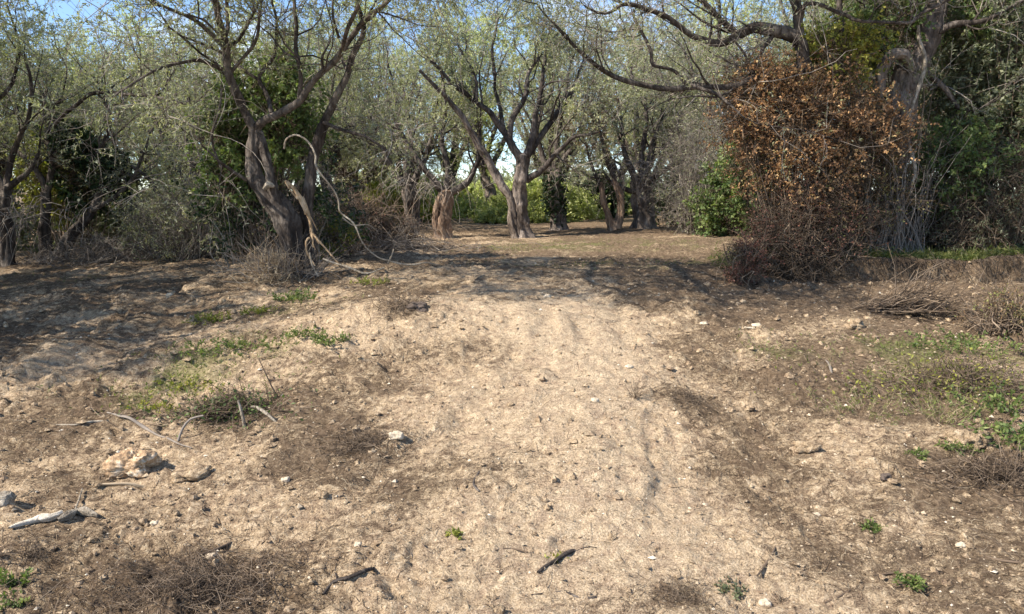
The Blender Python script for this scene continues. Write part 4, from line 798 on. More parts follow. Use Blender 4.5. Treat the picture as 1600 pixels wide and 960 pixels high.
# ---------------------------------------------------------------- scrub field seen between the trunks
def scrub_model(seed, mat, name, r=1.1, hh=1.3):
    global rng
    keep = rng; rng = np.random.default_rng(seed)
    root = empty(name, 'bush', 'bush', (0, -300 - seed, 0)); tw, lf = MB(), MB()
    n = 420; u = unit(rng.normal(size=(n, 3)) * np.array([1, 1, .9])); u[:, 2] = np.abs(u[:, 2]); u *= (rng.uniform(.3, 1, n) ** .5)[:, None] * (1 + .25 * np.sin(u[:, :1] * 5 + seed))
    p = u * np.array([r, r, hh]) + np.array([0, 0, .05]); A, R = grow(p, u + rng.normal(size=p.shape) * .5, .3, .006, 3, .3, .05, .4)
    tubes(tw, A, R, 3, rng.uniform(0, 1, n)); nz = fbm2(p[:, 0], p[:, 2] + p[:, 1], 1.7, 3, seed)
    leaves(lf, A, 22, .13, .06, 0, clump=np.clip(.5 + .6 * nz + rng.normal(size=n) * .15, 0, 1), along=.3)
    finish(root, [('twigs', tw, M_TWIG, 'stuff'), ('foliage', lf, mat, 'stuff')], (0, 0, 0)); rng = keep; return root
SB = [scrub_model(21, M_FIELD, 'scrub_bush'), scrub_model(22, M_FIELD, 'scrub_bush', 1.4, 1.1), scrub_model(23, M_YELLOW, 'scrub_bush', 1.2, 1.4), scrub_model(24, M_OLIVE, 'scrub_bush', 1.6, 2.2)]
usedb = set(); rb = np.random.default_rng(5)
def place_b(k, px, Yd, sc, label, group):
    x = (px - 800) / F * Yd; z = h1(x, Yd) - .05 + float(smooth(60, 260, np.array(Yd))) * 2.2; rz = rb.uniform(0, 6)
    if k not in usedb:
        usedb.add(k); t = SB[k]; t.location = (x, Yd, z); t.rotation_euler = (0, 0, rz); t.scale = (sc,) * 3; t['label'] = label; t['group'] = group; return
    copy_tree(SB[k], (x, Yd, z), rz, sc, label, group)
for i in range(60):
    px = 560 + (i * 37.3) % 430; Yd = 26 + (i % 6) * 3.2 + rb.uniform(-1, 1)
    place_b(int(rb.choice([0, 0, 1, 1, 2])), px, Yd, rb.uniform(.6, 1.0), 'sunlit yellow green scrub bush in the open ground seen between the trunks', 'scrub bushes beyond the grove')
for i in range(34):
    px = 520 + i * 15 + rb.uniform(-6, 6); Yd = rb.uniform(50, 85)
    place_b(3 if i % 3 else 1, px, Yd, rb.uniform(1.0, 1.45), 'pale green tree on the low rise far behind the scrub', 'far trees on the low rise')
shrub('dark_bush', 'dark green round tree beyond the clearing right of the ivy trunk', 935, 350, 30, [(932, 300, 30, 20, 20, .8, 1), (950, 330, 30, 22, 18, .8, .6)], M_IVY, n=300, nleaf=10, ln=.14, wd=.09, stems=20)

# ---------------------------------------------------------------- brush heaps
def heap(name, label, cx, cy, Yd, rx, ry, hz, n, mat, L=(.3, .9), R=(.002, .007), flat=.25, cat='brush pile', leafm=None, nleaf=2, dirx=None, group=None):
    c = at(cx, cy, Yd); base = np.array([c[0], c[1], h1(c[0], c[1])]); mb = MB(); n = int(n * 1.5)
    a = rng.uniform(0, 2 * np.pi, n); q = np.clip(np.abs(rng.normal(size=n)) * .5, 0, 1.3) * (1 + .35 * np.sin(a * 3 + cx)); x = base[0] + np.cos(a) * q * rx; y = base[1] + np.sin(a) * q * ry; q = np.clip(q, 0, 1)
    z = H(x, y) + hz * (1 - q ** 2) * rng.uniform(0, 1, n) + .005
    d = rng.normal(size=(n, 3)) * np.array([1, 1, flat])
    if dirx is not None: d = d * .25 + np.array(dirx)
    l = rng.uniform(*L, n); p0 = np.stack([x, y, z], 1) - unit(d) * l[:, None] * .5
    A, RR = grow(p0, d, l, rng.uniform(*R, n), 3, .42, -.02, .5)
    g = H(A[..., 0].ravel(), A[..., 1].ravel()).reshape(A.shape[:2]); A[..., 2] = np.maximum(A[..., 2], g + .003)
    tubes(mb, A, RR, 3, rng.uniform(0, 1, n))
    if leafm:
        root = empty(name, label, cat, base, group); mb.build('twigs', mat, root, base, kind='stuff'); lf = MB(); leaves(lf, A, nleaf, .035, .016); lf.build('foliage', leafm, root, base, kind='stuff'); return root
    root = empty(name, label, cat, base, group); mb.build('twigs', mat, root, base, kind='stuff'); return root
heap('brush_heap', 'large heap of reddish brown cut brush behind the twisted tree', 560, 368, 14, 1.3, .7, .75, 1500, M_TWIG_DK, (.4, 1.3), (.003, .01), .5, leafm=M_RED)
heap('brush_heap', 'dark tangle of roots and twigs in the bottom left corner', 300, 915, 3.05, .62, .36, .045, 1500, M_TWIG_DK, (.03, .2), (.0006, .0022), .3)
heap('brush_heap', 'small grey brown twig scatter at the left edge below the white log', 50, 870, 3.3, .3, .15, .02, 220, M_TWIG_DK, (.03, .14), (.0006, .0016), .3)
heap('brush_heap', 'fine grey twig scatter at the bottom right of the pale track', 1060, 935, 2.95, .22, .14, .015, 260, M_TWIG_DK, (.02, .1), (.0005, .0013), .3)
heap('brush_heap', 'fine dark twig patch on the right shoulder of the track', 1075, 615, 5.2, .35, .5, .02, 260, M_TWIG_DK, (.03, .15), (.0008, .002), .3)
heap('brush_heap', 'brown twig scatter around the dark lump on the crest', 630, 505, 7.0, .6, .5, .03, 220, M_TWIG_DK, (.05, .3), (.001, .003), .4)
heap('brush_heap', 'brown twig tangle above the orange rock', 350, 650, 5.1, .55, .22, .06, 650, M_TWIG_DK, (.08, .35), (.001, .003), .3, leafm=M_GREEN, nleaf=1)
heap('stick_bundle', 'bundle of long thin sticks lying on the earth bank at the right', 1440, 492, 7.7, .42, .14, .10, 140, M_TWIG_DK, (.5, 1.1), (.003, .007), .1, dirx=(1, .15, .04))
heap('brush_heap', 'low dry vine litter on the bank edge at the right', 1500, 600, 5.4, .9, .5, .06, 900, M_TWIG_DK, (.1, .4), (.001, .003), .5, leafm=M_YELLOW, nleaf=1)
heap('brush_heap', 'purple brown litter heap under the weeds at the lower right', 1570, 745, 4.0, .5, .28, .05, 650, M_TWIG_DK, (.06, .3), (.0008, .003), .3)
heap('brush_heap', 'dry brown stalks at the foot of the twisted tree', 425, 428, 9.8, .42, .3, .25, 420, M_STRAW, (.25, .7), (.002, .004), 1.0)
heap('brush_heap', 'loose brown roots in the dark strip below the white stone', 560, 690, 4.5, .35, .25, .03, 420, M_TWIG_DK, (.04, .2), (.0008, .002), .2)
heap('brush_heap', 'low pile of grey prunings along the foot of the trees near the centre', 610, 392, 13.5, 1.6, .5, .12, 500, M_TWIG, (.3, 1.0), (.002, .006), .2)
heap('brush_heap', 'scatter of dry twigs under the rust bush', 1240, 412, 10, 1.2, .4, .2, 700, M_TWIG_DK, (.2, .7), (.002, .005), .7)
heap('brush_heap', 'dead twig fringe under the wood at the left edge', 170, 403, 13.6, 2.6, .5, .3, 900, M_TWIG, (.2, .8), (.002, .006), .8)

# ---------------------------------------------------------------- scattered litter (nobody could count it)
def scatter(n, y0=2.3, y1=13, hwk=.8):
    y = np.exp(rng.uniform(np.log(y0), np.log(y1), n)); x = rng.uniform(-1, 1, n) * (.5 + hwk * y); return x, y
def litter():
    mb = MB(); n = 43000; x, y = scatter(n); m = litter_shade_mask(x, y) * (.6 + .8 * (fbm2(x, y, 3.5, 3, 90) + .3)) + .12 > rng.uniform(.0, 1.05, n); x, y = x[m], y[m]; n = len(x)
    a = rng.uniform(0, 2 * np.pi, n); L = rng.uniform(.012, .06, n) * (1 + 2.5 * (rng.uniform(size=n) > .93)) * (.7 + y * .10)
    d = np.stack([np.cos(a), np.sin(a), np.zeros(n)], 1); p0 = np.stack([x, y, np.zeros(n)], 1)
    A, R = grow(p0, d, L, rng.uniform(.0007, .0017, n) * (.7 + y * .12), 2, .4, 0, .5)
    A[..., 2] = H(A[..., 0].ravel(), A[..., 1].ravel()).reshape(A.shape[:2]) + .002 + np.abs(rng.normal(size=A.shape[:2])) * .004
    tubes(mb, A, R, 3, rng.uniform(0, .8, n)); o = mb.build('twig_litter', M_TWIG_DK, kind='stuff'); tag(o, 'short dark twigs and root fibres strewn over the soil', 'litter')
    mb = MB(); n = 6500; x, y = scatter(n, 2.3, 14); a = rng.uniform(0, 2 * np.pi, n)
    d = np.stack([np.cos(a), np.sin(a), rng.uniform(0, .5, n)], 1); z = H(x, y) + .003
    A, R = grow(np.stack([x, y, z], 1), d, rng.uniform(.02, .09, n) * (.7 + y * .08), .0008 * (.7 + y * .15), 2, .3, -.1, .5)
    tubes(mb, A, R, 3, rng.uniform(.2, 1, n)); o = mb.build('dry_grass', M_STRAW, kind='stuff'); tag(o, 'bleached dry grass stems lying on the soil', 'dry grass')
litter()
ICO = np.array([(1, 0, 0), (-1, 0, 0), (0, 1, 0), (0, -1, 0), (0, 0, 1), (0, 0, -1)], float)
ICF = np.array([(0, 2, 4), (2, 1, 4), (1, 3, 4), (3, 0, 4), (2, 0, 5), (1, 2, 5), (3, 1, 5), (0, 3, 5)])
def pebbles(mat, name, lab):
    mb = MB(); n = 14000 if mat is M_SOIL else 7000; x, y = scatter(n, 2.3, 12); s = np.exp(rng.normal(size=n) * .55) * (.0048 if mat is M_SOIL else .0034) * (.75 + y * .12); s = np.minimum(s, .035 if mat is M_SOIL else .018)
    z = H(x, y) + s * .2; V = ICO[None] * rng.uniform(.6, 1.4, (n, 6, 1)) + rng.normal(size=(n, 6, 3)) * .15
    a = rng.uniform(0, 6.3, n); c, q = np.cos(a)[:, None], np.sin(a)[:, None]
    V = np.stack([V[..., 0] * c - V[..., 1] * q, V[..., 0] * q + V[..., 1] * c, V[..., 2] * .65], -1) * s[:, None, None] + np.stack([x, y, z], 1)[:, None]
    mb.add(V.reshape(-1, 3), (ICF[None] + np.arange(n)[:, None, None] * 6).reshape(-1, 3), np.repeat(rng.uniform(0, 1, n), 6))
    o = mb.build(name, mat, kind='stuff', smooth=False); tag(o, lab, name)
pebbles(M_STONE, 'pebbles', 'pale pebbles scattered over the soil'); pebbles(M_SOIL, 'crumbs', 'small dry crumbs of earth scattered over the soil')
def clods():
    mb = MB(); n = 1300; x, y = scatter(n, 2.4, 10); k = (fbm2(x, y, .9, 3, 52) + .5 * (np.abs(x - .5) - 1)) > .1; x, y = x[k], y[k]; n = len(x)
    th = np.array([0.35, 1.1, 1.9]); ph = np.arange(6) / 6 * 2 * np.pi
    u = np.stack([np.sin(th)[:, None] * np.cos(ph), np.sin(th)[:, None] * np.sin(ph), np.cos(th)[:, None] + 0 * ph], -1).reshape(-1, 3); u = np.concatenate([u, [[0, 0, 1.0]]])
    s_ = rng.uniform(.008, .026, n) * (.6 + y * .1); V = u[None] * rng.uniform(.7, 1.35, (n, 19, 1)) * np.array([1, 1, .7]) * (s_[:, None, None] * rng.uniform(.7, 1.3, (n, 1, 3))) + np.stack([x, y, H(x, y) + s_ * .15], 1)[:, None]
    kk = np.arange(6); k2 = (kk + 1) % 6; q = np.concatenate([np.stack([i * 6 + kk, (i + 1) * 6 + kk, (i + 1) * 6 + k2, i * 6 + k2], 1) for i in range(2)]); t3 = np.stack([kk, k2, np.full(6, 18)], 1)
    off = np.arange(n)[:, None, None] * 19; mb.add(V.reshape(-1, 3), (q[None] + off).reshape(-1, 4)); mb.tq.append((t3[None] + off).reshape(-1, 3))
    o = mb.build('clods', M_SOIL, kind='stuff', smooth=False); tag(o, 'broken clods of dry earth along the shoulders of the track', 'clods')
clods()
def grasses():
    mb = MB(); n = 60000; x, y = scatter(n, 2.6, 17, .85); k = green_mask(x, y) > rng.uniform(.15, 1.0, n); x, y = x[k], y[k]; n = len(x)
    a = rng.uniform(0, 6.3, n); d = np.stack([np.cos(a) * .6, np.sin(a) * .6, rng.uniform(.4, 1.2, n)], 1); p0 = np.stack([x, y, H(x, y)], 1)
    A, R = grow(p0, d, rng.uniform(.02, .07, n) * (.7 + y * .06), 0, 2, .15, -.1)
    leaves(mb, A, 2, .035, .008, clump=np.clip(.5 + .5 * fbm2(x, y, 2, 2, 5), 0, 1)); o = mb.build('grass', M_GRASS, kind='stuff'); tag(o, 'sparse green weeds and grass sprouting from the soil', 'grass')
    # grass along the rim of the bank
    mb = MB(); n = 9000; t = rng.uniform(0, 1, n); x = 3.0 + t * 7; y = 10.15 + rng.gamma(1.5, .3, n); z = H(x, y); a = rng.uniform(0, 6.3, n)
    d = np.stack([np.cos(a) * .7, np.sin(a) * .5 - .3, rng.uniform(.3, 1.2, n)], 1)
    A, R = grow(np.stack([x, y, z], 1), d, rng.uniform(.05, .2, n), 0, 3, .2, -.25)
    leaves(mb, A, 3, .08, .012); o = mb.build('grass', M_GRASS, kind='stuff'); tag(o, 'green grass fringe along the top of the earth bank at the right', 'grass')
grasses()
def rim_roots():
    mb = MB(); n = 1100; x = rng.uniform(3.2, 9, n); y = 10.0 + rng.normal(size=n) * .09; z = H(x, y + .1) + .01
    d = np.stack([rng.normal(size=n), -rng.uniform(.2, 1.2, n), rng.normal(size=n) * .3 - .2], 1)
    A, R = grow(np.stack([x, y, z], 1), d, rng.uniform(.08, .35, n), rng.uniform(.002, .006, n), 5, .25, -.25, .4); tubes(mb, A, R, 3, rng.uniform(0, .7, n))
    o = mb.build('rim_roots', M_TWIG_DK, kind='stuff'); tag(o, 'torn dark roots hanging from the rim of the earth bank', 'roots')
rim_roots()

# ---------------------------------------------------------------- rocks, clods, logs, sticks, weeds
def rock_mat(name, a, b_, c):
    m, nt, b, o = newmat(name); v = coords(nt); n = tex(nt, 'ShaderNodeTexNoise', 9, 8, .7, v, 1.0); n2 = tex(nt, 'ShaderNodeTexNoise', 45, 6, .7, v)
    nt.links.new(ramp(nt, [(.36, a), (.5, b_), (.62, c)], mathn(nt, 'ADD', mathn(nt, 'MULTIPLY', n.outputs[0], .6), mathn(nt, 'MULTIPLY', n2.outputs[0], .4))), b.inputs['Base Color'])
    b.inputs['Roughness'].default_value = .9; bu = nt.nodes.new('ShaderNodeBump'); bu.inputs['Strength'].default_value = .8; bu.inputs['Distance'].default_value = .012
    nt.links.new(mathn(nt, 'ADD', n.outputs[0], n2.outputs[0]), bu.inputs['Height']); nt.links.new(bu.outputs[0], b.inputs['Normal']); return m
M_ROCK_OR = rock_mat('orange stained limestone', (.12, .07, .04), (.46, .31, .18), (.8, .72, .58))
M_ROCK_W = rock_mat('white limestone', (.3, .23, .16), (.54, .45, .33), (.76, .69, .57))
M_CLOD = rock_mat('dry earth clod', (.2, .14, .09), (.4, .3, .19), (.55, .44, .3))
M_DARK = rock_mat('dark earth lump', (.04, .03, .025), (.1, .075, .06), (.2, .15, .12))
def rock(name, label, px, py, Yd, sx, sy, sz, mat, cat='rock', seed=1, sink=.3, rz=0, n=40, amp=.3, layer=0, group=None):
    c = at(px, py, Yd); x0, y0 = c[0], c[1]; z0 = h1(x0, y0)
    th = np.linspace(0, np.pi, n // 2 + 1)[1:-1]; ph = np.arange(n) / n * 2 * np.pi
    u = np.stack([np.sin(th)[:, None] * np.cos(ph), np.sin(th)[:, None] * np.sin(ph), np.cos(th)[:, None] + 0 * ph], -1).reshape(-1, 3)
    u = np.concatenate([u, [[0, 0, 1], [0, 0, -1]]])
    box = u / (np.abs(u) ** 5).sum(1, keepdims=True) ** (1 / 5) * .8; v = u * .35 + box * .65
    s = seed * 3.7; f = noise3(u[:, 0] * 1.3 + s, u[:, 1] * 1.3, u[:, 2] * 1.3) - .7 * np.abs(noise3(u[:, 0] * 2.6 + s, u[:, 1] * 2.6, u[:, 2] * (2.6 + layer * 2))) - .6 * np.abs(noise3(u[:, 0] * 6 + s, u[:, 1] * 6, u[:, 2] * (6 + layer * 9))) + .25 * noise3(u[:, 0] * 14 + s, u[:, 1] * 14, u[:, 2] * 14)
    v = v * (1 + amp * f)[:, None] * np.array([sx, sy, sz]) * .5
    cz, sn = math.cos(rz), math.sin(rz); v = np.stack([v[:, 0] * cz - v[:, 1] * sn, v[:, 0] * sn + v[:, 1] * cz, v[:, 2]], 1)
    base = np.array([x0, y0, z0]); v = v + base + np.array([0, 0, sz * (.5 - sink)])
    m = len(th); q = []; k = np.arange(n)
    for i in range(m - 1): q.append(np.stack([i * n + k, (i + 1) * n + k, (i + 1) * n + (k + 1) % n, i * n + (k + 1) % n], 1))
    mb = MB(); mb.add(v, np.concatenate(q)); N = m * n
    t = np.concatenate([np.stack([k, (k + 1) % n, np.full(n, N)], 1), np.stack([(m - 1) * n + (k + 1) % n, (m - 1) * n + k, np.full(n, N + 1)], 1)])
    mb.tq.append(t); o = mb.build(name, mat, None, base); tag(o, label, cat, group); return o
rock('rock', 'large orange and cream limestone rock half buried at the lower left', 208, 726, 4.25, .30, .20, .20, M_ROCK_OR, seed=2, n=72, amp=.42, layer=1, sink=.32)
rock('stone', 'white stone on the dark root strip left of the bright track', 620, 683, 4.55, .11, .08, .07, M_ROCK_W, seed=3)
rock('stone', 'small bright white stone in the shaded slope at the upper left', 265, 459, 8.9, .10, .08, .07, M_ROCK_W, seed=4)
rock('stone', 'grey rock cut off by the left edge of the picture', 2, 796, 3.72, .14, .12, .10, M_WOODGREY, seed=5)
rock('earth_clod', 'big cracked tan clod beside the weeds at the right', 1512, 688, 4.4, .30, .24, .18, M_SOIL, cat='clod', seed=6, n=64, amp=.45)
rock('earth_clod', 'rounded brown clod with a dark hollow under it at the lower right', 1258, 692, 4.45, .19, .16, .12, M_SOIL, cat='clod', seed=7, amp=.45)
rock('earth_clod', 'small black lump lying alone on the pale soil at the lower right', 1384, 746, 4.0, .065, .06, .055, M_DARK, cat='clod', seed=8, amp=.4, sink=.15)
rock('earth_clod', 'brown lump near the right of the pale bank by the stick bundle', 1335, 522, 6.9, .2, .16, .13, M_SOIL, cat='clod', seed=9, amp=.5)
rock('earth_clod', 'dark lump at the corner of the crawler marks', 652, 505, 7.0, .24, .18, .13, M_DARK, cat='clod', seed=10, amp=.5)
rock('earth_clod', 'grey lump half sunk right of the orange rock', 300, 735, 4.2, .26, .2, .10, M_SOIL, cat='clod', seed=12, sink=.5, amp=.35)
rr_ = np.random.default_rng(9)
for i, (px, py, Yd, s, lab) in enumerate([(690, 592, 5.5, .06, 'small pale stone on the left shoulder of the track'), (983, 585, 5.8, .07, 'pale stone above the dark tuft on the track'), (1182, 516, 6.9, .09, 'pale stone in the shade beside the track'),
        (1020, 608, 5.4, .05, 'white chip beside the dark tuft'), (330, 868, 3.35, .05, 'cream stone by the bottom left tangle'), (1195, 935, 2.95, .05, 'whitish stone near the bottom right'), (780, 945, 2.9, .05, 'crumbly white stone at the bottom centre'),
        (240, 795, 3.65, .04, 'tan stone between the logs and the orange rock'), (1277, 787, 3.72, .04, 'bright stone in the gravelly patch at the lower right'), (798, 640, 5.0, .05, 'pale stone in the middle of the track'),
        (930, 637, 5.0, .06, 'flat cream stone near the right rim of the track'), (560, 868, 3.35, .035, 'little cream stone low in the centre left'), (130, 640, 5.1, .04, 'small stone beside the fallen stick at the left'), (1500, 870, 3.3, .045, 'light stone towards the right bottom corner'),
        (445, 735, 4.15, .05, 'tan stone on the broken earth edge'), (505, 790, 3.8, .06, 'knobbly stone at the head of the little gully'), (855, 470, 7.9, .08, 'pale stone on the crest of the track'), (1100, 500, 7.1, .08, 'cream stone in the shaded half of the crest')]):
    rock('stone', lab, px, py, Yd, s * 1.2, s, s * .7, M_ROCK_W if i % 3 else M_SOIL, seed=20 + i, n=20, amp=.35, cat='stone')

def gp(px, py, up=0.0):
    """point where the ray through a photo pixel meets the ground, lifted by up"""
    lo, hi = 2.0, 40.0; Ys = np.exp(np.linspace(np.log(2.0), np.log(30), 400)); pts = P(*[(px, py, y_) for y_ in Ys]); g = H(pts[:, 0], pts[:, 1]) + up
    i = np.argmax(pts[:, 2] < g); return pts[i][1] if pts[i][2] < g[i] else 30.0
def gstick(name, label, pix, mat=M_TWIG_DK, sub=(), cat='stick', up=.006, K=8, rough=.5):
    def conv(pp): return [(a, b, gp(a, b, up + (c2 if len(q) > 3 else 0)), w) for q in pp for (a, b, w, c2) in [(*q, 0)[:4] if len(q) == 3 else q]]
    return stick(name, label, conv(pix), mat, K, [conv(s) for s in sub], cat, rough=rough, wob=.009)
def dstick(name, label, pix, mat=M_TWIG_DK, sub=(), cat='stick', K=7):
    """stick whose depth is taken at its first point: (px,py,w,dY)"""
    Y0 = gp(pix[0][0], pix[0][1], .005); c = lambda pp: [(a, b, Y0 + d, w) for a, b, w, d in pp]
    return stick(name, label, c(pix), mat, K, [c(s) for s in sub], cat, wob=.004)
gstick('log', 'bleached white log lying at the lower left', [(14, 825, 4), (30, 820, 10), (52, 813, 11), (66, 808, 17), (80, 807, 13), (98, 800, 9)], M_BONE, cat='log', up=.025, K=20, rough=.4)
gstick('log', 'darker split end of the white log at the lower left', [(90, 813, 5), (106, 807, 14), (120, 800, 10), (134, 801, 15), (154, 806, 4)], M_WOODGREY, cat='log', up=.025, K=20, rough=.7, sub=[[(118, 796, 3), (124, 778, 3), (128, 763, 2)]])  # darker, greyer wood colour than the bleached length
gstick('stick', 'long grey stick slanting above the orange rock', [(168, 645, 2.5), (188, 650, 4), (205, 654, 3.5), (226, 668, 4.5), (245, 679, 4), (262, 684, 4), (280, 693, 3), (300, 699, 2)], M_TWIG, up=.02)
gstick('stick', 'grey weathered stick lying level at the left above the rock', [(88, 664, 2.5), (120, 663, 3), (137, 659, 4), (150, 658, 4), (175, 656, 2)], M_WOODGREY, up=.015)
gstick('stick', 'black bent stick in the bottom centre foreground', [(840, 894, 4), (853, 885, 6), (868, 877, 7), (882, 868, 7), (896, 862, 6), (903, 863, 3)], M_BARK_DK, up=.012, sub=[[(896, 863, 2.5), (915, 855, 2), (932, 855, 1.5)]])
gstick('stick', 'small crooked stick standing in the middle of the track', [(749, 737, 4), (741, 752, 4), (741, 760, 4), (748, 768, 3)], M_BARK_DK, up=.01)
gstick('stick', 'knobbly dark root with side shoots at the bottom left of the centre', [(505, 930, 5), (522, 910, 7), (545, 903, 6), (570, 893, 6), (585, 890, 6), (597, 897, 3)], M_BARK_DK, up=.012, sub=[[(527, 908, 3), (524, 892, 3), (526, 880, 2)], [(606, 897, 3), (605, 885, 3), (602, 877, 2)]])
gstick('stick', 'black peg sticking out of the little gully', [(534, 778, 8), (536, 762, 5), (535, 750, 4), (534, 741, 3)], M_BARK_DK, up=.0)
gstick('stick', 'forked brown twig low in the centre left', [(660, 850, 3), (668, 862, 3.5), (682, 870, 3.5), (690, 877, 2)], M_TWIG_DK, sub=[[(661, 868, 3), (680, 873, 3)]])
gstick('stick', 'thin curved twig left of the black bent stick', [(750, 872, 2), (775, 860, 2.5), (800, 858, 2.5), (825, 864, 3)], M_TWIG_DK)
gstick('stick', 'dark stick at the bottom right of the pale track', [(830, 930, 3), (880, 925, 4), (905, 936, 6), (930, 933, 7)], M_BARK_DK, sub=[[(880, 925, 3), (860, 915, 2)], [(905, 936, 4), (900, 955, 3)]])
gstick('stick', 'long brown twig crossing the lower right soil', [(1365, 900, 3), (1395, 896, 3.5), (1430, 894, 3), (1455, 890, 2)], M_TWIG_DK)
gstick('stick', 'thin dark stick right of the pale stones', [(1168, 742, 2), (1185, 760, 3), (1212, 770, 3.5)], M_TWIG_DK)
gstick('stick', 'forked root near the bottom right', [(1183, 900, 3), (1198, 880, 4), (1206, 868, 4), (1212, 855, 3)], M_TWIG_DK, sub=[[(1198, 880, 3), (1185, 868, 2)]])
gstick('stick', 'broken brown stick at the bottom right centre', [(1288, 942, 3), (1305, 935, 5), (1322, 925, 4), (1330, 920, 3)], M_TWIG_DK, sub=[[(1300, 937, 3), (1288, 928, 2)]])
gstick('stick', 'slim brown stick at the far right foreground', [(1540, 870, 3), (1565, 876, 4), (1600, 880, 4)], M_TWIG_DK)
gstick('stick', 'pale twig below the orange rock', [(160, 757, 4), (200, 756, 6), (230, 762, 4)], M_STRAW)
gstick('stick', 'reddish stick slanting into the bottom left tangle', [(310, 868, 5), (340, 858, 6), (362, 848, 4)], M_TWIG_DK, up=.015)
gstick('stick', 'pale curved stick half buried behind the rust tangle', [(1160, 512, 3), (1185, 513, 4), (1205, 520, 3), (1212, 528, 2)], M_WOODGREY)
gstick('stick', 'grey hooked stick in the dark hollow at the right', [(1285, 562, 3), (1293, 566, 3.5), (1298, 578, 3.5), (1300, 586, 2)], M_TWIG)
dstick('stick', 'upright pale twig in the brown tangle left of the centre', [(383, 668, 6, 0), (378, 645, 5, 0), (372, 626, 3, 0)], M_WOODGREY)
dstick('stick', 'pale bent stick leaning right in the brown tangle', [(432, 660, 4, 0), (415, 645, 6, .05), (400, 636, 5, .1), (392, 636, 3, .1)], M_WOODGREY)
dstick('stick', 'thin arching twig rising from the left slope', [(435, 622, 3, 0), (425, 605, 2.5, 0), (414, 580, 2, 0), (405, 560, 1.5, 0)], M_TWIG_DK)
dstick('stick', 'looping grey twig left of the brown tangle', [(278, 690, 4, 0), (285, 670, 4, .05), (298, 655, 3.5, .1), (318, 650, 2.5, .1)], M_TWIG)

def tuft(name, label, px, py, n, L, mat, r=.03, leafy=None, lean=.6, rad=.0018, cat='plant', ln=.04, wd=.016, nl=6):
    Y0 = gp(px, py); c = at(px, py, Y0); base = np.array([c[0], c[1], h1(c[0], c[1])])
    a = rng.uniform(0, 6.3, n); q = rng.uniform(0, 1, n) * r; p0 = base + np.stack([np.cos(a) * q, np.sin(a) * q, np.zeros(n) - .01], 1)
    d = np.stack([np.cos(a) * lean, np.sin(a) * lean, rng.uniform(.5, 1.2, n)], 1); A, R = grow(p0, d, rng.uniform(.5, 1, n) * L, rad, 4, .18, -.05, .4)
    mb = MB(); tubes(mb, A, R, 3, rng.uniform(0, .8, n))
    if leafy is None:
        o = mb.build(name, mat, None, base); tag(o, label, cat); return o
    root = empty(name, label, cat, base); mb.build('stems', mat, root, base, kind='stuff'); lf = MB(); leaves(lf, A, nl, ln, wd, along=.3, t0=.25); lf.build('foliage', leafy, root, base, kind='stuff'); return root
tuft('dry_tuft', 'dark dry tuft standing on the track right of the centre', 992, 622, 40, .16, M_TWIG_DK)
tuft('dry_tuft', 'black scorched tuft low on the right bottom', 1222, 940, 18, .05, M_TWIG_DK, .02)
tuft('dry_tuft', 'dark dry tuft at the bottom centre', 770, 945, 16, .06, M_TWIG_DK, .02)
tuft('dry_tuft', 'brown dry weed in the lower right gravel', 1290, 890, 30, .07, M_TWIG_DK, .04)
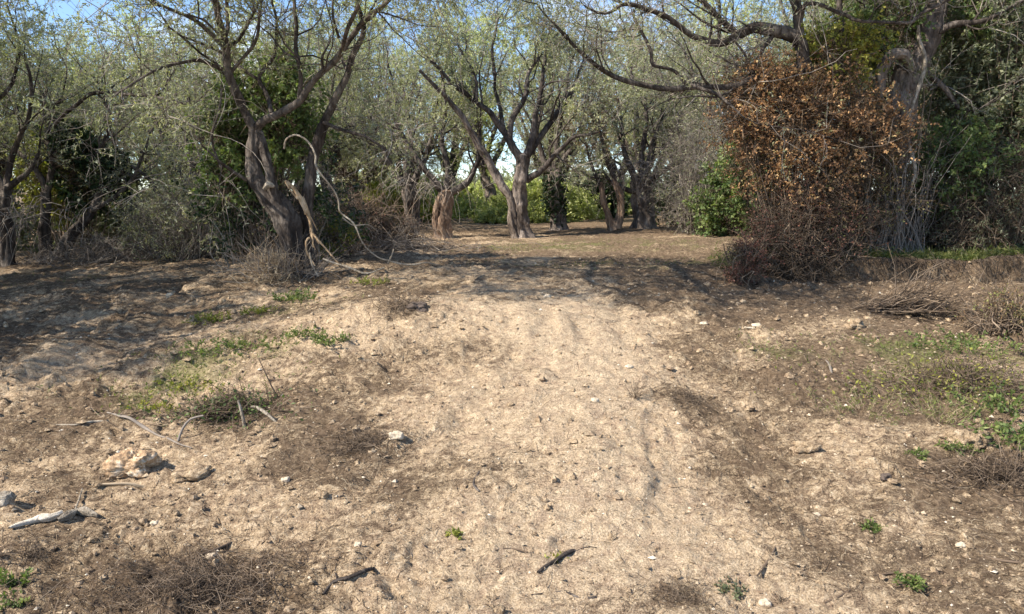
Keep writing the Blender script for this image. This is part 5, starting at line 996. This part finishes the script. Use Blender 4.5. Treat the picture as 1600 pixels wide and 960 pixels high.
for px, py, n, L, m, r, lab in [(330, 503, 60, .16, M_YELLOW, .14, 'yellow green weed clump on the left slope'), (462, 470, 60, .2, M_WEED, .12, 'green leafy weed below the foot of the twisted tree'), (578, 443, 40, .12, M_YELLOW, .14, 'low green weed right of the twisted tree foot'),
        (370, 548, 90, .13, M_WEED, .3, 'spreading green weeds on the left slope'), (300, 603, 50, .10, M_YELLOW, .2, 'yellow green weeds above the brown tangle'), (518, 540, 40, .14, M_WEED, .09, 'round green weed at the pale mound edge'),
        (475, 530, 30, .14, M_WEED, .09, 'green weed left of the round one on the mound'), (237, 642, 40, .08, M_YELLOW, .12, 'little yellow green weed by the long grey stick'), (1360, 828, 24, .06, M_WEED, .03, 'small dark green sprig in the lower right soil'),
        (1420, 917, 26, .06, M_WEED, .03, 'green sprig beside the brown dry weed'), (1142, 922, 16, .05, M_OLIVE_DK, .03, 'tiny dull sprig at the bottom right of the track'), (24, 915, 14, .12, M_WEED, .02, 'upright green seedling at the bottom left corner'),
        (22, 945, 14, .06, M_WEED, .03, 'low green seedling in the bottom left corner'), (1497, 705, 30, .09, M_WEED, .05, 'fresh green sprig beside the cracked clod'), (1430, 712, 26, .05, M_WEED, .04, 'low green sprig left of the cracked clod'),
        (1465, 655, 50, .26, M_GRASS, .1, 'tall grass tuft with a yellow flower at the right'), (1570, 640, 60, .22, M_WEED, .2, 'yellow green weeds along the right edge'), (1520, 545, 90, .18, M_WEED, .3, 'fresh green weeds under the small dark shrub'),
        (1590, 690, 60, .2, M_WEED, .12, 'dark green weeds at the right edge below the yellow ones'), (865, 872, 14, .04, M_YELLOW, .025, 'tiny yellow green sprout beside the black bent stick'), (710, 838, 12, .03, M_YELLOW, .02, 'tiny sprout in the lower middle of the track'),
        (405, 490, 40, .14, M_YELLOW, .1, 'small weed between the slope weeds and the thorny foot'), (395, 395, 60, .3, M_WEED, .25, 'green weeds left of the twisted trunk'), (812, 392, 80, .22, M_GRASS, .6, 'short dry green grass around the centre tree'),
        (1400, 600, 70, .2, M_GRASS, .3, 'greenish straw weeds on the right bank'), (1350, 640, 60, .16, M_GRASS, .25, 'thin weeds at the edge of the pale soil on the right')]:
    tuft('weed', lab, px, py, int(n * 1.2), L * .8, M_TWIG_DK if m is not M_GRASS else M_STRAW, r * 1.7, leafy=m, ln=.018 + L * .07, wd=.008 + L * .035 if m is not M_GRASS else .005, nl=9)
shrub('dark_bush', 'small dark shrub with pale leaves on the bank at the right edge', 1575, 530, 6.9, [(1580, 497, 6.9, 50, 28, .25, 1.0)], M_MIX, n=170, nleaf=5, ln=.026, wd=.014, stems=90, tw_len=.22)
